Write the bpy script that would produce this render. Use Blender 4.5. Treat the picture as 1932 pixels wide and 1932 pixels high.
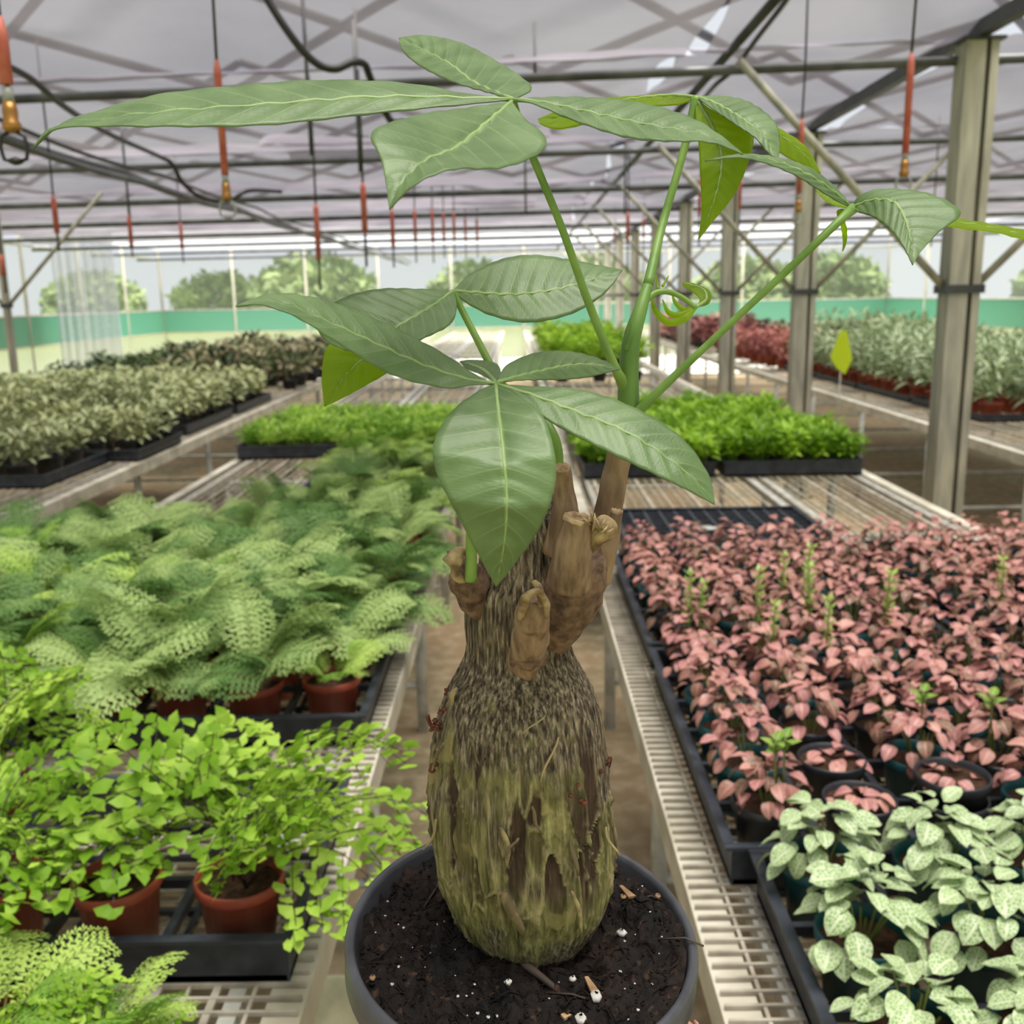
import bpy, math, random, mathutils
import numpy as np
from mathutils import Vector, Matrix, noise

for o in list(bpy.data.objects):
    bpy.data.objects.remove(o)
SC = bpy.context.scene
COL = SC.collection
PI = math.pi

# ------------------------------------------------------------------ camera
FPX, EYE = 1880.0, 1.55
PITCH, YAW, ROLL = math.radians(12.182), math.radians(0.338), math.radians(1.0)
fw = Vector((-math.sin(YAW)*math.cos(PITCH), math.cos(YAW)*math.cos(PITCH), -math.sin(PITCH)))
r0 = Vector((math.cos(YAW), math.sin(YAW), 0)); u0 = r0.cross(fw)
rt = r0*math.cos(ROLL) - u0*math.sin(ROLL)
up = u0*math.cos(ROLL) + r0*math.sin(ROLL)
CAM = Vector((0, 0, EYE))
cd = bpy.data.cameras.new('camera'); cam = bpy.data.objects.new('camera', cd); COL.objects.link(cam)
cd.sensor_width = 36; cd.lens = 36*FPX/1932; cd.clip_start = 0.02; cd.clip_end = 400
m3 = Matrix((rt, up, -fw)).transposed()
cam.matrix_world = Matrix.Translation(CAM) @ m3.to_4x4()
cd.dof.use_dof = True; cd.dof.focus_distance = 0.40; cd.dof.aperture_fstop = 19
SC.camera = cam

# ------------------------------------------------------------------ sky, sun, exposure
SC.view_settings.view_transform = 'Standard'; SC.view_settings.look = 'None'
SC.view_settings.gamma = 1; SC.view_settings.use_curve_mapping = False
SC.view_settings.exposure = 0.05
SKY_STRENGTH, SUN_STRENGTH = 0.85, 16.0
w = bpy.data.worlds.new('overcast_sky'); SC.world = w; w.use_nodes = True
bg = w.node_tree.nodes['Background']; bg.inputs[0].default_value = (0.90, 0.94, 1.0, 1); bg.inputs[1].default_value = SKY_STRENGTH
sl = bpy.data.lights.new('sun', 'SUN'); sun = bpy.data.objects.new('sun', sl); COL.objects.link(sun)
sl.energy = SUN_STRENGTH; sl.angle = math.radians(42); sl.color = (1.0, 0.96, 0.88)
sun.rotation_euler = Vector((0.16, -0.12, 1.0)).to_track_quat('Z', 'Y').to_euler()
SC.cycles.max_bounces = 7; SC.cycles.transparent_max_bounces = 10
SC.cycles.sample_clamp_indirect = 6

# ------------------------------------------------------------------ pixel helpers (a pixel gives a direction only)
def ray(px, py): return rt*((px-966)/FPX) + up*((966-py)/FPX) + fw
def at_y(px, py, Y):
    d = ray(px, py); return CAM + d*(Y/d.y)
def at_z(px, py, z):
    d = ray(px, py); return CAM + d*((z-EYE)/d.z)

# ------------------------------------------------------------------ object helpers
def tag(o, label=None, cat=None, group=None, kind=None):
    if label: o['label'] = label
    if cat: o['category'] = cat
    if group: o['group'] = group
    if kind: o['kind'] = kind
    return o
def empty(name, loc=(0, 0, 0), rz=0.0):
    o = bpy.data.objects.new(name, None); COL.objects.link(o); o.location = loc; o.rotation_euler = (0, 0, rz)
    o.empty_display_size = 0.02
    return o
def ob(name, me, parent=None, loc=None, rot=None, scale=None):
    o = bpy.data.objects.new(name, me); COL.objects.link(o)
    if parent is not None: o.parent = parent
    if loc is not None: o.location = loc
    if rot is not None: o.rotation_euler = rot
    if scale is not None: o.scale = scale if hasattr(scale, '__len__') else (scale,)*3
    return o

ORD = ['first', 'second', 'third', 'fourth', 'fifth', 'sixth', 'seventh', 'eighth', 'ninth', 'tenth', 'eleventh', 'twelfth', 'thirteenth', 'fourteenth', 'fifteenth', 'sixteenth', 'seventeenth', 'eighteenth', 'nineteenth', 'twentieth']
class MB:
    """collects vertices and faces; build() makes one mesh"""
    def __init__(s): s.v = []; s.f = []; s.uv = []; s.mi = []
    def add(s, vs, fs, uvs=None, mi=0):
        b = len(s.v); s.v.extend([tuple(p) for p in vs]); s.f.extend([tuple(b+i for i in f) for f in fs])
        s.uv.extend(uvs if uvs else [(0.5, 0.5)]*len(vs)); s.mi.extend([mi]*len(fs))
    def box(s, a, b, mi=0):
        (x0, y0, z0), (x1, y1, z1) = a, b
        s.add([(x0,y0,z0),(x1,y0,z0),(x1,y1,z0),(x0,y1,z0),(x0,y0,z1),(x1,y0,z1),(x1,y1,z1),(x0,y1,z1)],
              [(0,3,2,1),(4,5,6,7),(0,1,5,4),(1,2,6,5),(2,3,7,6),(3,0,4,7)], None, mi)
    def tube(s, pts, rad, n=8, cap=True, mi=0):
        pts = [Vector(p) for p in pts]; k = len(pts)
        if not hasattr(rad, '__len__'): rad = [rad]*k
        vs, fs, uvs = [], [], []
        ref = None
        for i, p in enumerate(pts):
            t = (pts[min(i+1, k-1)] - pts[max(i-1, 0)])
            if t.length < 1e-9: t = Vector((0, 0, 1))
            t.normalize()
            if ref is None:
                ref = Vector((1, 0, 0)) if abs(t.x) < 0.8 else Vector((0, 1, 0))
            a = (ref - t*ref.dot(t)); a.normalize(); ref = a; b = t.cross(a)
            for j in range(n):
                th = 2*PI*j/n
                vs.append(p + (a*math.cos(th) + b*math.sin(th))*rad[i]); uvs.append((j/n, i/max(1, k-1)))
        for i in range(k-1):
            for j in range(n):
                j2 = (j+1) % n
                fs.append((i*n+j, i*n+j2, (i+1)*n+j2, (i+1)*n+j))
        if cap:
            fs.append(tuple(reversed(range(n)))); fs.append(tuple((k-1)*n+j for j in range(n)))
        s.add(vs, fs, uvs, mi)
    def lathe(s, prof, n=32, mi=0, c=(0, 0, 0)):
        k = len(prof)
        vs = [(c[0]+r*math.cos(2*PI*j/n), c[1]+r*math.sin(2*PI*j/n), c[2]+z) for r, z in prof for j in range(n)]
        fs = [(i*n+j, i*n+(j+1) % n, (i+1)*n+(j+1) % n, (i+1)*n+j) for i in range(k-1) for j in range(n)]
        s.add(vs, fs, None, mi)
    def mesh(s, name, mats, smooth=True):
        me = bpy.data.meshes.new(name); me.from_pydata(s.v, [], s.f); me.update()
        for m in (mats if isinstance(mats, (list, tuple)) else [mats]): me.materials.append(m)
        uvl = me.uv_layers.new(name='UVMap')
        li = np.empty(len(me.loops), dtype=np.int32); me.loops.foreach_get('vertex_index', li)
        uvl.data.foreach_set('uv', np.array(s.uv, dtype=np.float32)[li].ravel())
        if any(s.mi): me.polygons.foreach_set('material_index', s.mi)
        if smooth: me.polygons.foreach_set('use_smooth', [True]*len(me.polygons))
        return me
    def build(s, name, mats, parent=None, smooth=True, loc=None):
        return ob(name, s.mesh(name, mats, smooth), parent, loc)

# ------------------------------------------------------------------ materials
def srgb(r, g, b):
    f = lambda c: (c/255/12.92) if c/255 <= 0.04045 else ((c/255+0.055)/1.055)**2.4
    return (f(r), f(g), f(b), 1)
class N:
    def __init__(s, name):
        s.m = bpy.data.materials.new(name); s.m.use_nodes = True; s.t = s.m.node_tree; s.t.nodes.clear()
        s.out = s.t.nodes.new('ShaderNodeOutputMaterial')
    def n(s, kind, **kw):
        nd = s.t.nodes.new('ShaderNode'+kind)
        for k, v in kw.items():
            if k.startswith('i_'):
                key = k[2:]; key = int(key) if key.isdigit() else key
                if isinstance(v, bpy.types.NodeSocket): s.t.links.new(v, nd.inputs[key])
                else: nd.inputs[key].default_value = v
            else: setattr(nd, k, v)
        return nd
    def link(s, a, b): s.t.links.new(a, b)
    def math(s, op, a, b=0.0, clamp=False):
        nd = s.t.nodes.new('ShaderNodeMath'); nd.operation = op; nd.use_clamp = clamp
        for i, x in enumerate((a, b)):
            if isinstance(x, bpy.types.NodeSocket): s.link(x, nd.inputs[i])
            else: nd.inputs[i].default_value = x
        return nd.outputs[0]
    def mix(s, fac, a, b):
        nd = s.t.nodes.new('ShaderNodeMix'); nd.data_type = 'RGBA'
        for key, x in ((0, fac), (6, a), (7, b)):
            if isinstance(x, bpy.types.NodeSocket): s.link(x, nd.inputs[key])
            else: nd.inputs[key].default_value = x
        return nd.outputs[2]
    def ramp(s, fac, stops):
        nd = s.t.nodes.new('ShaderNodeValToRGB'); s.link(fac, nd.inputs[0])
        e = nd.color_ramp.elements
        while len(e) < len(stops): e.new(0.5)
        for el, (p, c) in zip(e, stops): el.position = p; el.color = c
        return nd.outputs[0]
    def bsdf(s, color, rough=0.5, spec=0.5, metal=0.0, bump=None, bump_s=0.3, bump_d=0.002, trans=0.0, tcol=None):
        p = s.n('BsdfPrincipled')
        if isinstance(color, bpy.types.NodeSocket): s.link(color, p.inputs['Base Color'])
        else: p.inputs['Base Color'].default_value = color
        if isinstance(rough, bpy.types.NodeSocket): s.link(rough, p.inputs['Roughness'])
        else: p.inputs['Roughness'].default_value = rough
        p.inputs['Specular IOR Level'].default_value = spec; p.inputs['Metallic'].default_value = metal
        if bump is not None:
            bn = s.n('Bump'); bn.inputs['Strength'].default_value = bump_s; bn.inputs['Distance'].default_value = bump_d
            s.link(bump, bn.inputs['Height']); s.link(bn.outputs[0], p.inputs['Normal'])
        sh = p.outputs[0]
        if trans > 0:
            t = s.n('BsdfTranslucent')
            c = tcol if tcol is not None else color
            if isinstance(c, bpy.types.NodeSocket): s.link(c, t.inputs[0])
            else: t.inputs[0].default_value = c
            mx = s.n('MixShader'); mx.inputs[0].default_value = trans
            s.link(sh, mx.inputs[1]); s.link(t.outputs[0], mx.inputs[2]); sh = mx.outputs[0]
        s.link(sh, s.out.inputs[0]); return s.m
def noisy(name, c1, c2, scale=8.0, rough=0.6, spec=0.4, bump_s=0.0, metal=0.0, detail=4, stretch=None, trans=0.0, coord='Object', rnd=0.0, lo=0.35, hi=0.65):
    q = N(name); tc = q.n('TexCoord'); src = tc.outputs[coord]
    if stretch:
        mp = q.n('Mapping'); q.link(src, mp.inputs[0]); mp.inputs['Scale'].default_value = stretch; src = mp.outputs[0]
    nz = q.n('TexNoise'); q.link(src, nz.inputs['Vector']); nz.inputs['Scale'].default_value = scale; nz.inputs['Detail'].default_value = detail
    fac = nz.outputs[0]
    if rnd:
        oi = q.n('ObjectInfo'); fac = q.math('ADD', fac, q.math('MULTIPLY', q.math('SUBTRACT', oi.outputs['Random'], 0.5), rnd))
    col = q.ramp(fac, [(lo, c1), (hi, c2)])
    return q.bsdf(col, rough, spec, metal, nz.outputs[0] if bump_s else None, bump_s, trans=trans)
def plain(name, c, rough=0.5, spec=0.5, metal=0.0, trans=0.0):
    return N(name).bsdf(c, rough, spec, metal, trans=trans)

M = {}
M['black_plastic'] = noisy('black_plastic', srgb(30, 32, 36), srgb(44, 46, 52), 30, 0.38, 0.5, 0.05)
M['hero_pot'] = noisy('dark_grey_pot_plastic', srgb(62, 63, 68), srgb(84, 86, 92), 40, 0.34, 0.5, 0.03)
M['tray'] = noisy('tray_plastic', srgb(36, 40, 46), srgb(58, 63, 72), 25, 0.45, 0.45, 0.05)
M['terracotta'] = noisy('terracotta_plastic', srgb(140, 62, 44), srgb(172, 84, 60), 14, 0.45, 0.4, 0.05, rnd=0.3)
M['teal'] = noisy('teal_plastic', srgb(14, 62, 68), srgb(26, 88, 92), 12, 0.4, 0.45, rnd=0.3)
M['peat'] = noisy('peat', srgb(38, 25, 17), srgb(74, 52, 36), 90, 0.9, 0.2, 0.6)
M['galv'] = noisy('galvanised_steel', srgb(160, 160, 154), srgb(200, 200, 194), 18, 0.45, 0.5, 0.05)
M['rail'] = noisy('pale_rail_paint', srgb(172, 166, 148), srgb(214, 209, 194), 9, 0.5, 0.4, 0.08)
M['wire'] = noisy('wire_zinc', srgb(144, 136, 122), srgb(190, 183, 168), 20, 0.5, 0.4)
M['post'] = noisy('weathered_steel_post', srgb(138, 137, 126), srgb(176, 172, 154), 3, 0.55, 0.4, 0.1, stretch=(6, 6, 1))
M['post_low'] = noisy('algae_stained_post', srgb(116, 112, 84), srgb(150, 144, 112), 3, 0.6, 0.3, 0.1, stretch=(6, 6, 1))
M['beam'] = noisy('roof_pipe_steel', srgb(62, 63, 66), srgb(92, 93, 94), 6, 0.5, 0.4)
M['dark_steel'] = noisy('dark_gutter_steel', srgb(46, 47, 49), srgb(68, 70, 72), 5, 0.5, 0.4)
M['hose'] = plain('black_hose', srgb(28, 28, 28), 0.45)
M['red'] = noisy('red_weight_sleeve', srgb(176, 84, 70), srgb(198, 112, 96), 20, 0.55)
M['brass'] = plain('brass', srgb(170, 124, 66), 0.4, 0.5, 0.7)
M['nozzle_grey'] = plain('grey_nozzle', srgb(150, 152, 148), 0.4)

q = N('aisle_floor'); tc = q.n('TexCoord')
n1 = q.n('TexNoise'); q.link(tc.outputs['Object'], n1.inputs[0]); n1.inputs['Scale'].default_value = 1.3; n1.inputs['Detail'].default_value = 8
n2 = q.n('TexNoise'); q.link(tc.outputs['Object'], n2.inputs[0]); n2.inputs['Scale'].default_value = 14; n2.inputs['Detail'].default_value = 6
c = q.mix(q.ramp(n1.outputs[0], [(0.4, (0, 0, 0, 1)), (0.62, (1, 1, 1, 1))]), srgb(150, 128, 100), srgb(124, 118, 92))
c = q.mix(q.ramp(n2.outputs[0], [(0.45, (0, 0, 0, 1)), (0.75, (1, 1, 1, 1))]), c, srgb(176, 160, 132))
M['floor'] = q.bsdf(c, 0.85, 0.2, 0, n2.outputs[0], 0.4, 0.01)
M['sunlit_ground'] = noisy('sunlit_white_floor', srgb(216, 212, 204), srgb(240, 238, 232), 2, 0.8, 0.2)
M['grass_ground'] = noisy('outside_grass', srgb(96, 116, 62), srgb(140, 150, 92), 0.4, 0.9, 0.1)

def fabric_mat():
    q = N('roof_shade_fabric'); tc = q.n('TexCoord')
    nz = q.n('TexNoise'); q.link(tc.outputs['Object'], nz.inputs[0]); nz.inputs['Scale'].default_value = 0.9; nz.inputs['Detail'].default_value = 5
    col = q.ramp(nz.outputs[0], [(0.3, srgb(124, 119, 132)), (0.7, srgb(166, 161, 172))])
    d = q.n('BsdfDiffuse'); q.link(col, d.inputs[0]); t = q.n('BsdfTranslucent'); q.link(col, t.inputs[0])
    m1 = q.n('MixShader'); m1.inputs[0].default_value = 0.12; q.link(d.outputs[0], m1.inputs[1]); q.link(t.outputs[0], m1.inputs[2])
    tr = q.n('BsdfTransparent'); m2 = q.n('MixShader'); m2.inputs[0].default_value = 0.28
    q.link(m1.outputs[0], m2.inputs[1]); q.link(tr.outputs[0], m2.inputs[2]); q.link(m2.outputs[0], q.out.inputs[0]); return q.m
M['fabric'] = fabric_mat()
def film_mat(name, clear, tint, diff=0.0):
    q = N(name); t = q.n('BsdfTranslucent'); t.inputs[0].default_value = tint
    if diff:
        df = q.n('BsdfDiffuse'); df.inputs[0].default_value = tint; md = q.n('MixShader'); md.inputs[0].default_value = diff
        q.link(t.outputs[0], md.inputs[1]); q.link(df.outputs[0], md.inputs[2]); t = md
    g = q.n('BsdfGlossy'); g.inputs['Roughness'].default_value = 0.25; g.inputs[0].default_value = (0.8, 0.8, 0.8, 1)
    m0 = q.n('MixShader'); m0.inputs[0].default_value = 0.08; q.link(t.outputs[0], m0.inputs[1]); q.link(g.outputs[0], m0.inputs[2])
    tr = q.n('BsdfTransparent'); m2 = q.n('MixShader'); m2.inputs[0].default_value = clear
    q.link(m0.outputs[0], m2.inputs[1]); q.link(tr.outputs[0], m2.inputs[2]); q.link(m2.outputs[0], q.out.inputs[0]); return q.m
M['film'] = film_mat('clear_film', 0.86, srgb(188, 190, 190))
M['added_roof_film'] = film_mat('added_clear_roof_film', 0.85, srgb(225, 228, 228))
M['milky'] = film_mat('milky_curtain_film', 0.4, srgb(170, 172, 178))
M['white_film'] = film_mat('white_skirt_film', 0.15, srgb(244, 242, 234))
M['green_net'] = film_mat('green_skirt_net', 0.10, srgb(106, 166, 142), .5)

# ------------------------------------------------------------------ the setting
random.seed(3)
XL, XR, YB, YF = -9.0, 9.5, 26.0, -3.0
b = MB(); b.box((XL, YF, -0.1), (XR, YB, 0.0)); fl = b.build('floor', M['floor'], None, False); tag(fl, 'brown dusty floor of the aisles between the benches', kind='structure')
b = MB(); b.box((XL+.1, 19.5, 0.0), (XR-.1, YB-.1, 0.012)); g = b.build('sunlit_floor_sheet', M['sunlit_ground'], fl, False)  # blown-out sunlight on the far floor, put into a white colour
b = MB(); b.box((-120, -60, -0.3), (120, 160, -0.12)); g = b.build('ground_outside', M['grass_ground'], None, False); tag(g, 'grassy ground outside the greenhouse', kind='structure')

# ceiling of shade fabric, one panel a bay, sagging between the roof pipes
Y0, DY = 4.98, 2.65
SKEW = -0.09
beamY = [Y0 + DY*k for k in range(-3, 8)]
ceil = empty('ceiling'); tag(ceil, 'grey translucent shade fabric slung under the roof', kind='structure')
def fabric(x0, x1, ya, yb, seed, nx=60, ny=16, z0=2.66, rise=0.20, wav0=0.0, wav1=0.0):
    vs, fs = [], []
    for j in range(ny+1):
        v = j/ny
        for i in range(nx+1):
            u = i/nx
            e0 = x0 + wav0*noise.noise((v*4 + seed, 7.3, ya)); e1 = x1 + wav1*noise.noise((v*4 + seed, 3.1, ya))
            x = e0 + (e1-e0)*u; y = ya + (yb-ya)*v + SKEW*(x-2.15)
            s = math.sin(PI*v)
            z = z0 + rise*(s**0.75)*(0.8 + 0.45*noise.noise((x*0.55 + seed*3.7, 0.3, seed)))
            z += 0.045*s*math.sin(x*2.1 + seed) + 0.05*s*noise.noise((x*1.3, y*1.3, seed*2.0)) + 0.018*noise.noise((x*5, y*2.5, seed))
            vs.append((x, y, z))
    for j in range(ny):
        for i in range(nx):
            a = j*(nx+1)+i; fs.append((a, a+1, a+nx+2, a+nx+1))
    b = MB(); b.add(vs, fs); return b.build('fabric_panel', M['fabric'], ceil)
for k in range(len(beamY)-1):
    if beamY[k] > 18: break
    fabric(XL, 0.90, beamY[k], beamY[k+1]+0.05, k*1.7+1, wav1=0.10)
    fabric(0.90, 2.18, beamY[k], beamY[k+1]+0.05, k*2.3+5, 18, z0=2.68, rise=0.19, wav0=0.09)
    fabric(2.36, XR, beamY[k], beamY[k+1]+0.05, k*1.9+9, 40, z0=2.70, rise=0.10, wav0=0.16)
    if k % 2 == 0:
        fabric(-3.6+0.4*k, 0.3, beamY[k]+0.3, beamY[k]+1.5, k*3.1, 30, z0=2.76, rise=0.16)
ym = max(y for y in beamY if y <= 18+DY)
b = MB(); b.box((XL, ym, 2.86), (XR, YB+.05, 2.865)); rfm = b.build('added_roof_film', M['added_roof_film'], ceil, False)  # clear roof end, added to let direct sun onto the far floor
# roof steelwork above the fabric, dimly seen through it
for k in range(3, 8):
    yc = beamY[k]
    for x in range(-8, 9, 2):
        b = MB(); b.tube([(x, yc-DY*0.9, 3.28), (x+2, yc, 3.02)], 0.03, 6); b.tube([(x+2, yc-DY*0.9, 3.28), (x, yc, 3.02)], 0.03, 6)
        b.build('roof_brace', M['dark_steel'], ceil)

def structure(o, label): tag(o, label, kind='structure'); return o
# cross pipes
for k, y in enumerate(beamY[2:], 2):
    b = MB(); b.tube([(XL, y + SKEW*(XL-2.15), 2.56), (2.15, y, 2.59), (XR, y + SKEW*(XR-2.15), 2.61)], 0.023 if k < 5 else 0.03, 8)
    structure(b.build('roof_beam', M['beam']), 'grey steel roof pipe running across the benches under the fabric')
# gutter over the post row and other lengthwise pipes
b = MB(); b.box((2.12, YF, 2.68), (2.126, YB, 2.74)); b.box((2.168, YF, 2.68), (2.174, YB, 2.74)); b.box((2.12, YF, 2.672), (2.174, YB, 2.68))
structure(b.build('roof_gutter', M['dark_steel'], None, False), 'dark steel gutter running lengthwise on top of the post row')
b = MB(); b.tube([(1.06, YF, 2.69), (1.06, YB, 2.69)], 0.022, 8); structure(b.build('roof_purlin', M['dark_steel']), 'thin dark lengthwise purlin above the wide pot bench')
bundle = empty('pipe_bundle', (0, 0, -.07)); tag(bundle, 'bundle of grey water pipes hung lengthwise under the roof', 'pipes')
for dx, dz, r in ((-2.72, 2.50, .022), (-2.62, 2.47, .018), (-2.80, 2.55, .02), (-2.54, 2.53, .012)):
    b = MB(); b.tube([(dx + .02*math.sin(y*1.3+dx*9), y, dz - .03*abs(math.sin((y-Y0)*PI/DY))) for y in np.arange(YF, YB, 0.33)], r, 8); b.build('water_pipe', M['beam'] if r > .015 else M['hose'], bundle)

# post row
def post(x, y, ztop, wide, label, braces=True, group=None):
    p = empty('steel_post', (x, y, 0)); tag(p, label, kind='structure')
    b = MB(); h = wide/2; t = 0.012; d = wide*0.42
    # channel section: web and two flanges
    b.box((-h, -d, 0), (h*.22, d, ztop)); b.box((h*.52, -d, 0), (h, d, ztop)); b.box((h*.22, -t/2, 0), (h*.52, t/2, ztop))
    b.build('channel', M['post'], p, False)
    b = MB(); b.box((-h*1.5, -d*1.6, 0), (h*1.5, d*1.6, 0.02)); b.build('base_plate', M['post_low'], p, False)
    b = MB(); b.box((-h*1.3, -d*1.3, ztop), (h*1.3, d*1.3, ztop+.015)); b.build('cap_plate', M['dark_steel'], p, False)
    if braces:
        for s in (-1, 1):
            b = MB(); b.tube([(s*h, 0.0, 1.56), (s*(h+1.02), -s*SKEW*0, 2.60)], 0.020, 6); b.build('brace', M['post'], p)
        b = MB(); b.box((-h-.02, -d-.006, 1.53), (h+.02, d+.006, 1.57)); b.build('clamp', M['dark_steel'], p, False)
    return p
for k in range(8):
    post(2.15, Y0 - 0.04 + DY*k, 2.655, 0.15, ('broad weathered steel post with V braces in the aisle beside the white-leaved bench' if k == 0 else 'weathered steel post with V braces in the aisle post row'))
post(-5.02, 10.05, 2.6, 0.06, 'slim greenish steel post beside the variegated plant bench', braces=True)

# back wall: film, green skirt, white foot, posts
def wall(name, label, p0, p1, n):
    wl = empty(name); tag(wl, label, kind='structure')
    p0, p1 = Vector(p0), Vector(p1); d = (p1-p0).normalized(); nn = Vector((-d.y, d.x, 0)); L = (p1-p0).length
    def sheet(nm, a, bq, z0, z1, mat, off=0.0):
        A, B_ = p0 + d*a + nn*off, p0 + d*bq + nn*off; t = nn*0.004
        b = MB(); b.add([A+Vector((0,0,z0)), B_+Vector((0,0,z0)), B_+t+Vector((0,0,z0)), A+t+Vector((0,0,z0)), A+Vector((0,0,z1)), B_+Vector((0,0,z1)), B_+t+Vector((0,0,z1)), A+t+Vector((0,0,z1))],
              [(0,3,2,1),(4,5,6,7),(0,1,5,4),(1,2,6,5),(2,3,7,6),(3,0,4,7)]); b.build(nm, mat, wl, False)
    st = L/n
    for i in range(n):
        sheet('film_pane', i*st+.02, (i+1)*st-.02, 1.36, 2.62, M['film'])
        sheet('green_skirt', i*st+.02, (i+1)*st-.02, 0.80, 1.35, M['green_net'], 0.01)
        sheet('foot_film', i*st+.02, (i+1)*st-.02, 0.02, 0.79, M['white_film'], 0.02)
    for i in range(n+1):
        b = MB(); q_ = p0 + d*(i*st); b.tube([q_, q_+Vector((0, 0, 2.86))], 0.035, 8); b.build('wall_post', M['post'], wl)
    for z in (0.795, 1.355, 2.63):
        b = MB(); b.tube([p0+Vector((0,0,z)), p1+Vector((0,0,z))], 0.022, 6); b.build('wall_rail', M['post'], wl)
wall('wall_back', 'end wall of clear film above a green net skirt', (XR, YB, 0), (XL, YB, 0), 10)
wall('wall_left', 'side wall of clear film with green skirt', (XL, YB, 0), (XL, YF, 0), 12)
wall('wall_right', 'side wall of clear film with green skirt', (XR, YF, 0), (XR, YB, 0), 12)

# trees outside
def leaf_blob(n, rx, rz, size, seed):
    rnd = random.Random(seed); b = MB()
    for i in range(n):
        th = rnd.uniform(0, 2*PI); ph = math.acos(rnd.uniform(-1, 1)); r = rnd.uniform(0.55, 1.0)
        c = Vector((rx*r*math.sin(ph)*math.cos(th), rx*r*math.sin(ph)*math.sin(th), rz*r*math.cos(ph)))
        a = Vector((rnd.uniform(-1,1), rnd.uniform(-1,1), rnd.uniform(-1,1))).normalized(); t = a.orthogonal().normalized()
        s = size*rnd.uniform(.6, 1.3)
        b.add([c-a*s, c+t*s*.5, c+a*s, c-t*s*.5], [(0, 1, 2, 3)])
    return b
M['tree_leaf'] = noisy('tree_leaf', srgb(84, 104, 66), srgb(140, 156, 104), 0.8, 0.7, 0.2, trans=0.25, rnd=0.3)
M['tree_bark'] = noisy('tree_bark', srgb(84, 72, 58), srgb(116, 102, 84), 4, 0.9)
tm = [leaf_blob(1500, 2.4, 1.7, 0.32, s).mesh('crown', M['tree_leaf']) for s in (1, 2)]
tb = MB(); tb.tube([(0, 0, -0.2), (0.1, 0, 1.0), (0, .1, 2.4)], [.18, .14, .08], 8); tbm = tb.mesh('trunk', M['tree_bark'])
rt_ = random.Random(9)
for i, x in enumerate((-34, -27, -20.5, -14, -8, -2, 4, 10, 16.5, 23, 30)):
    t = empty('leafy_tree', (x + rt_.uniform(-.8, .8), 46 + rt_.uniform(-4, 8), -.12), rt_.uniform(0, 6)); t.scale = (rt_.uniform(.95, 1.15),)*3
    tag(t, 'hazy green tree standing outside beyond the end wall', 'tree', 'trees outside the end wall')
    ob('crown', tm[i % 2], t, (0, 0, 1.5)); ob('trunk', tbm, t)

# milky plastic curtain inside the left aisle
b = MB(); vs = []; fs = []
for j in range(2):
    for i in range(41):
        x = -.6 + 1.2*i/40; vs.append((x, 0.05*math.sin(i*1.1)+.03*math.sin(i*2.3), 2.85 - 2.84*j))
for i in range(40): fs.append((i, i+1, 41+i+1, 41+i))
b.add(vs, fs); cu = b.build('plastic_curtain', M['milky'], None, True); cu.location = (-8.1, 19.3, 0.0)
tag(cu, 'milky plastic curtain hanging by the end wall behind the variegated plants', 'curtain')

# ------------------------------------------------------------------ benches
ZB = 0.75
def bench(x0, x1, y0, y1, label, mesh_to=2.9, mid=None):
    t = empty('potting_bench', ((x0+x1)/2, y0, 0)); tag(t, label, 'bench'); ox = (x0+x1)/2
    L = lambda x: x-ox
    for s, x in ((1, x0), (-1, x1)):
        b = MB(); a, c_ = sorted((L(x), L(x)+s*0.045)); b.box((a, 0, ZB-.035), (c_, y1-y0, ZB-.004))
        a, c_ = sorted((L(x), L(x)+s*0.006)); b.box((a, 0, ZB-.06), (c_, y1-y0, ZB-.035)); b.build('rail', M['rail'], t, False)
        # inner angle bar
        b = MB(); a, c_ = sorted((L(x)+s*0.075, L(x)+s*0.095)); b.box((a, 0, ZB-.03), (c_, y1-y0, ZB-.003)); b.build('inner_rail', M['galv'], t, False)
    for f in ([mid] if mid else [0.5]):
        x = x0 + (x1-x0)*f
        for dx in (-.03, .03):
            b = MB(); b.box((L(x)+dx-.016, 0, ZB-.03), (L(x)+dx+.016, y1-y0, ZB-.003)); b.build('centre_rail', M['galv'], t, False)
    y = 0.55
    while y < y1-y0:
        b = MB(); b.box((L(x0)+.01, y-.018, ZB-.075), (L(x1)-.01, y+.018, ZB-.036)); b.build('cross_beam', M['galv'], t, False)
        for x in (L(x0)+.10, L(x1)-.10):
            b = MB(); b.tube([(x, y, 0.0), (x, y, ZB-.06)], 0.02, 8); b.build('leg', M['galv'], t)
        b = MB(); b.tube([(L(x0)+.1, y, .18), (L(x1)-.1, y, .18)], 0.012, 6); b.build('stretcher', M['galv'], t)
        y += 1.25
    b = MB(); x = x0 + 0.05; k = 0
    while x < x1 - 0.04:
        hw = (.0022, .0022, .0075, .0022, .0045)[k % 5]; b.box((L(x)-hw, 0, ZB-.004), (L(x)+hw, y1-y0, ZB+.001)); x += (.034, .030, .040, .034, .046)[k % 5]; k += 1
    o = b.build('long_wire', M['wire'], t, False); o['kind'] = 'stuff'
    b = MB(); y = 0.0; e = min(mesh_to, y1) - y0
    if e <= 0: return t
    while y < e:
        b.box((L(x0)+.004, y-.0022, ZB-.003), (L(x1)-.004, y+.0022, ZB+.0025)); y += 0.024 if y < 3 else 0.05
    o = b.build('cross_wire', M['wire'], t, False); o['kind'] = 'stuff'
    return t
bench(-1.475, -0.258, 0.35, 24.5, 'long pale wire-topped bench carrying the ferns in terracotta pots')
bench(0.224, 1.592, 0.35, 24.5, 'wide pale wire-topped bench carrying the pink and white nerve plants', mid=(1.06-.224)/(1.592-.224))
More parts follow.
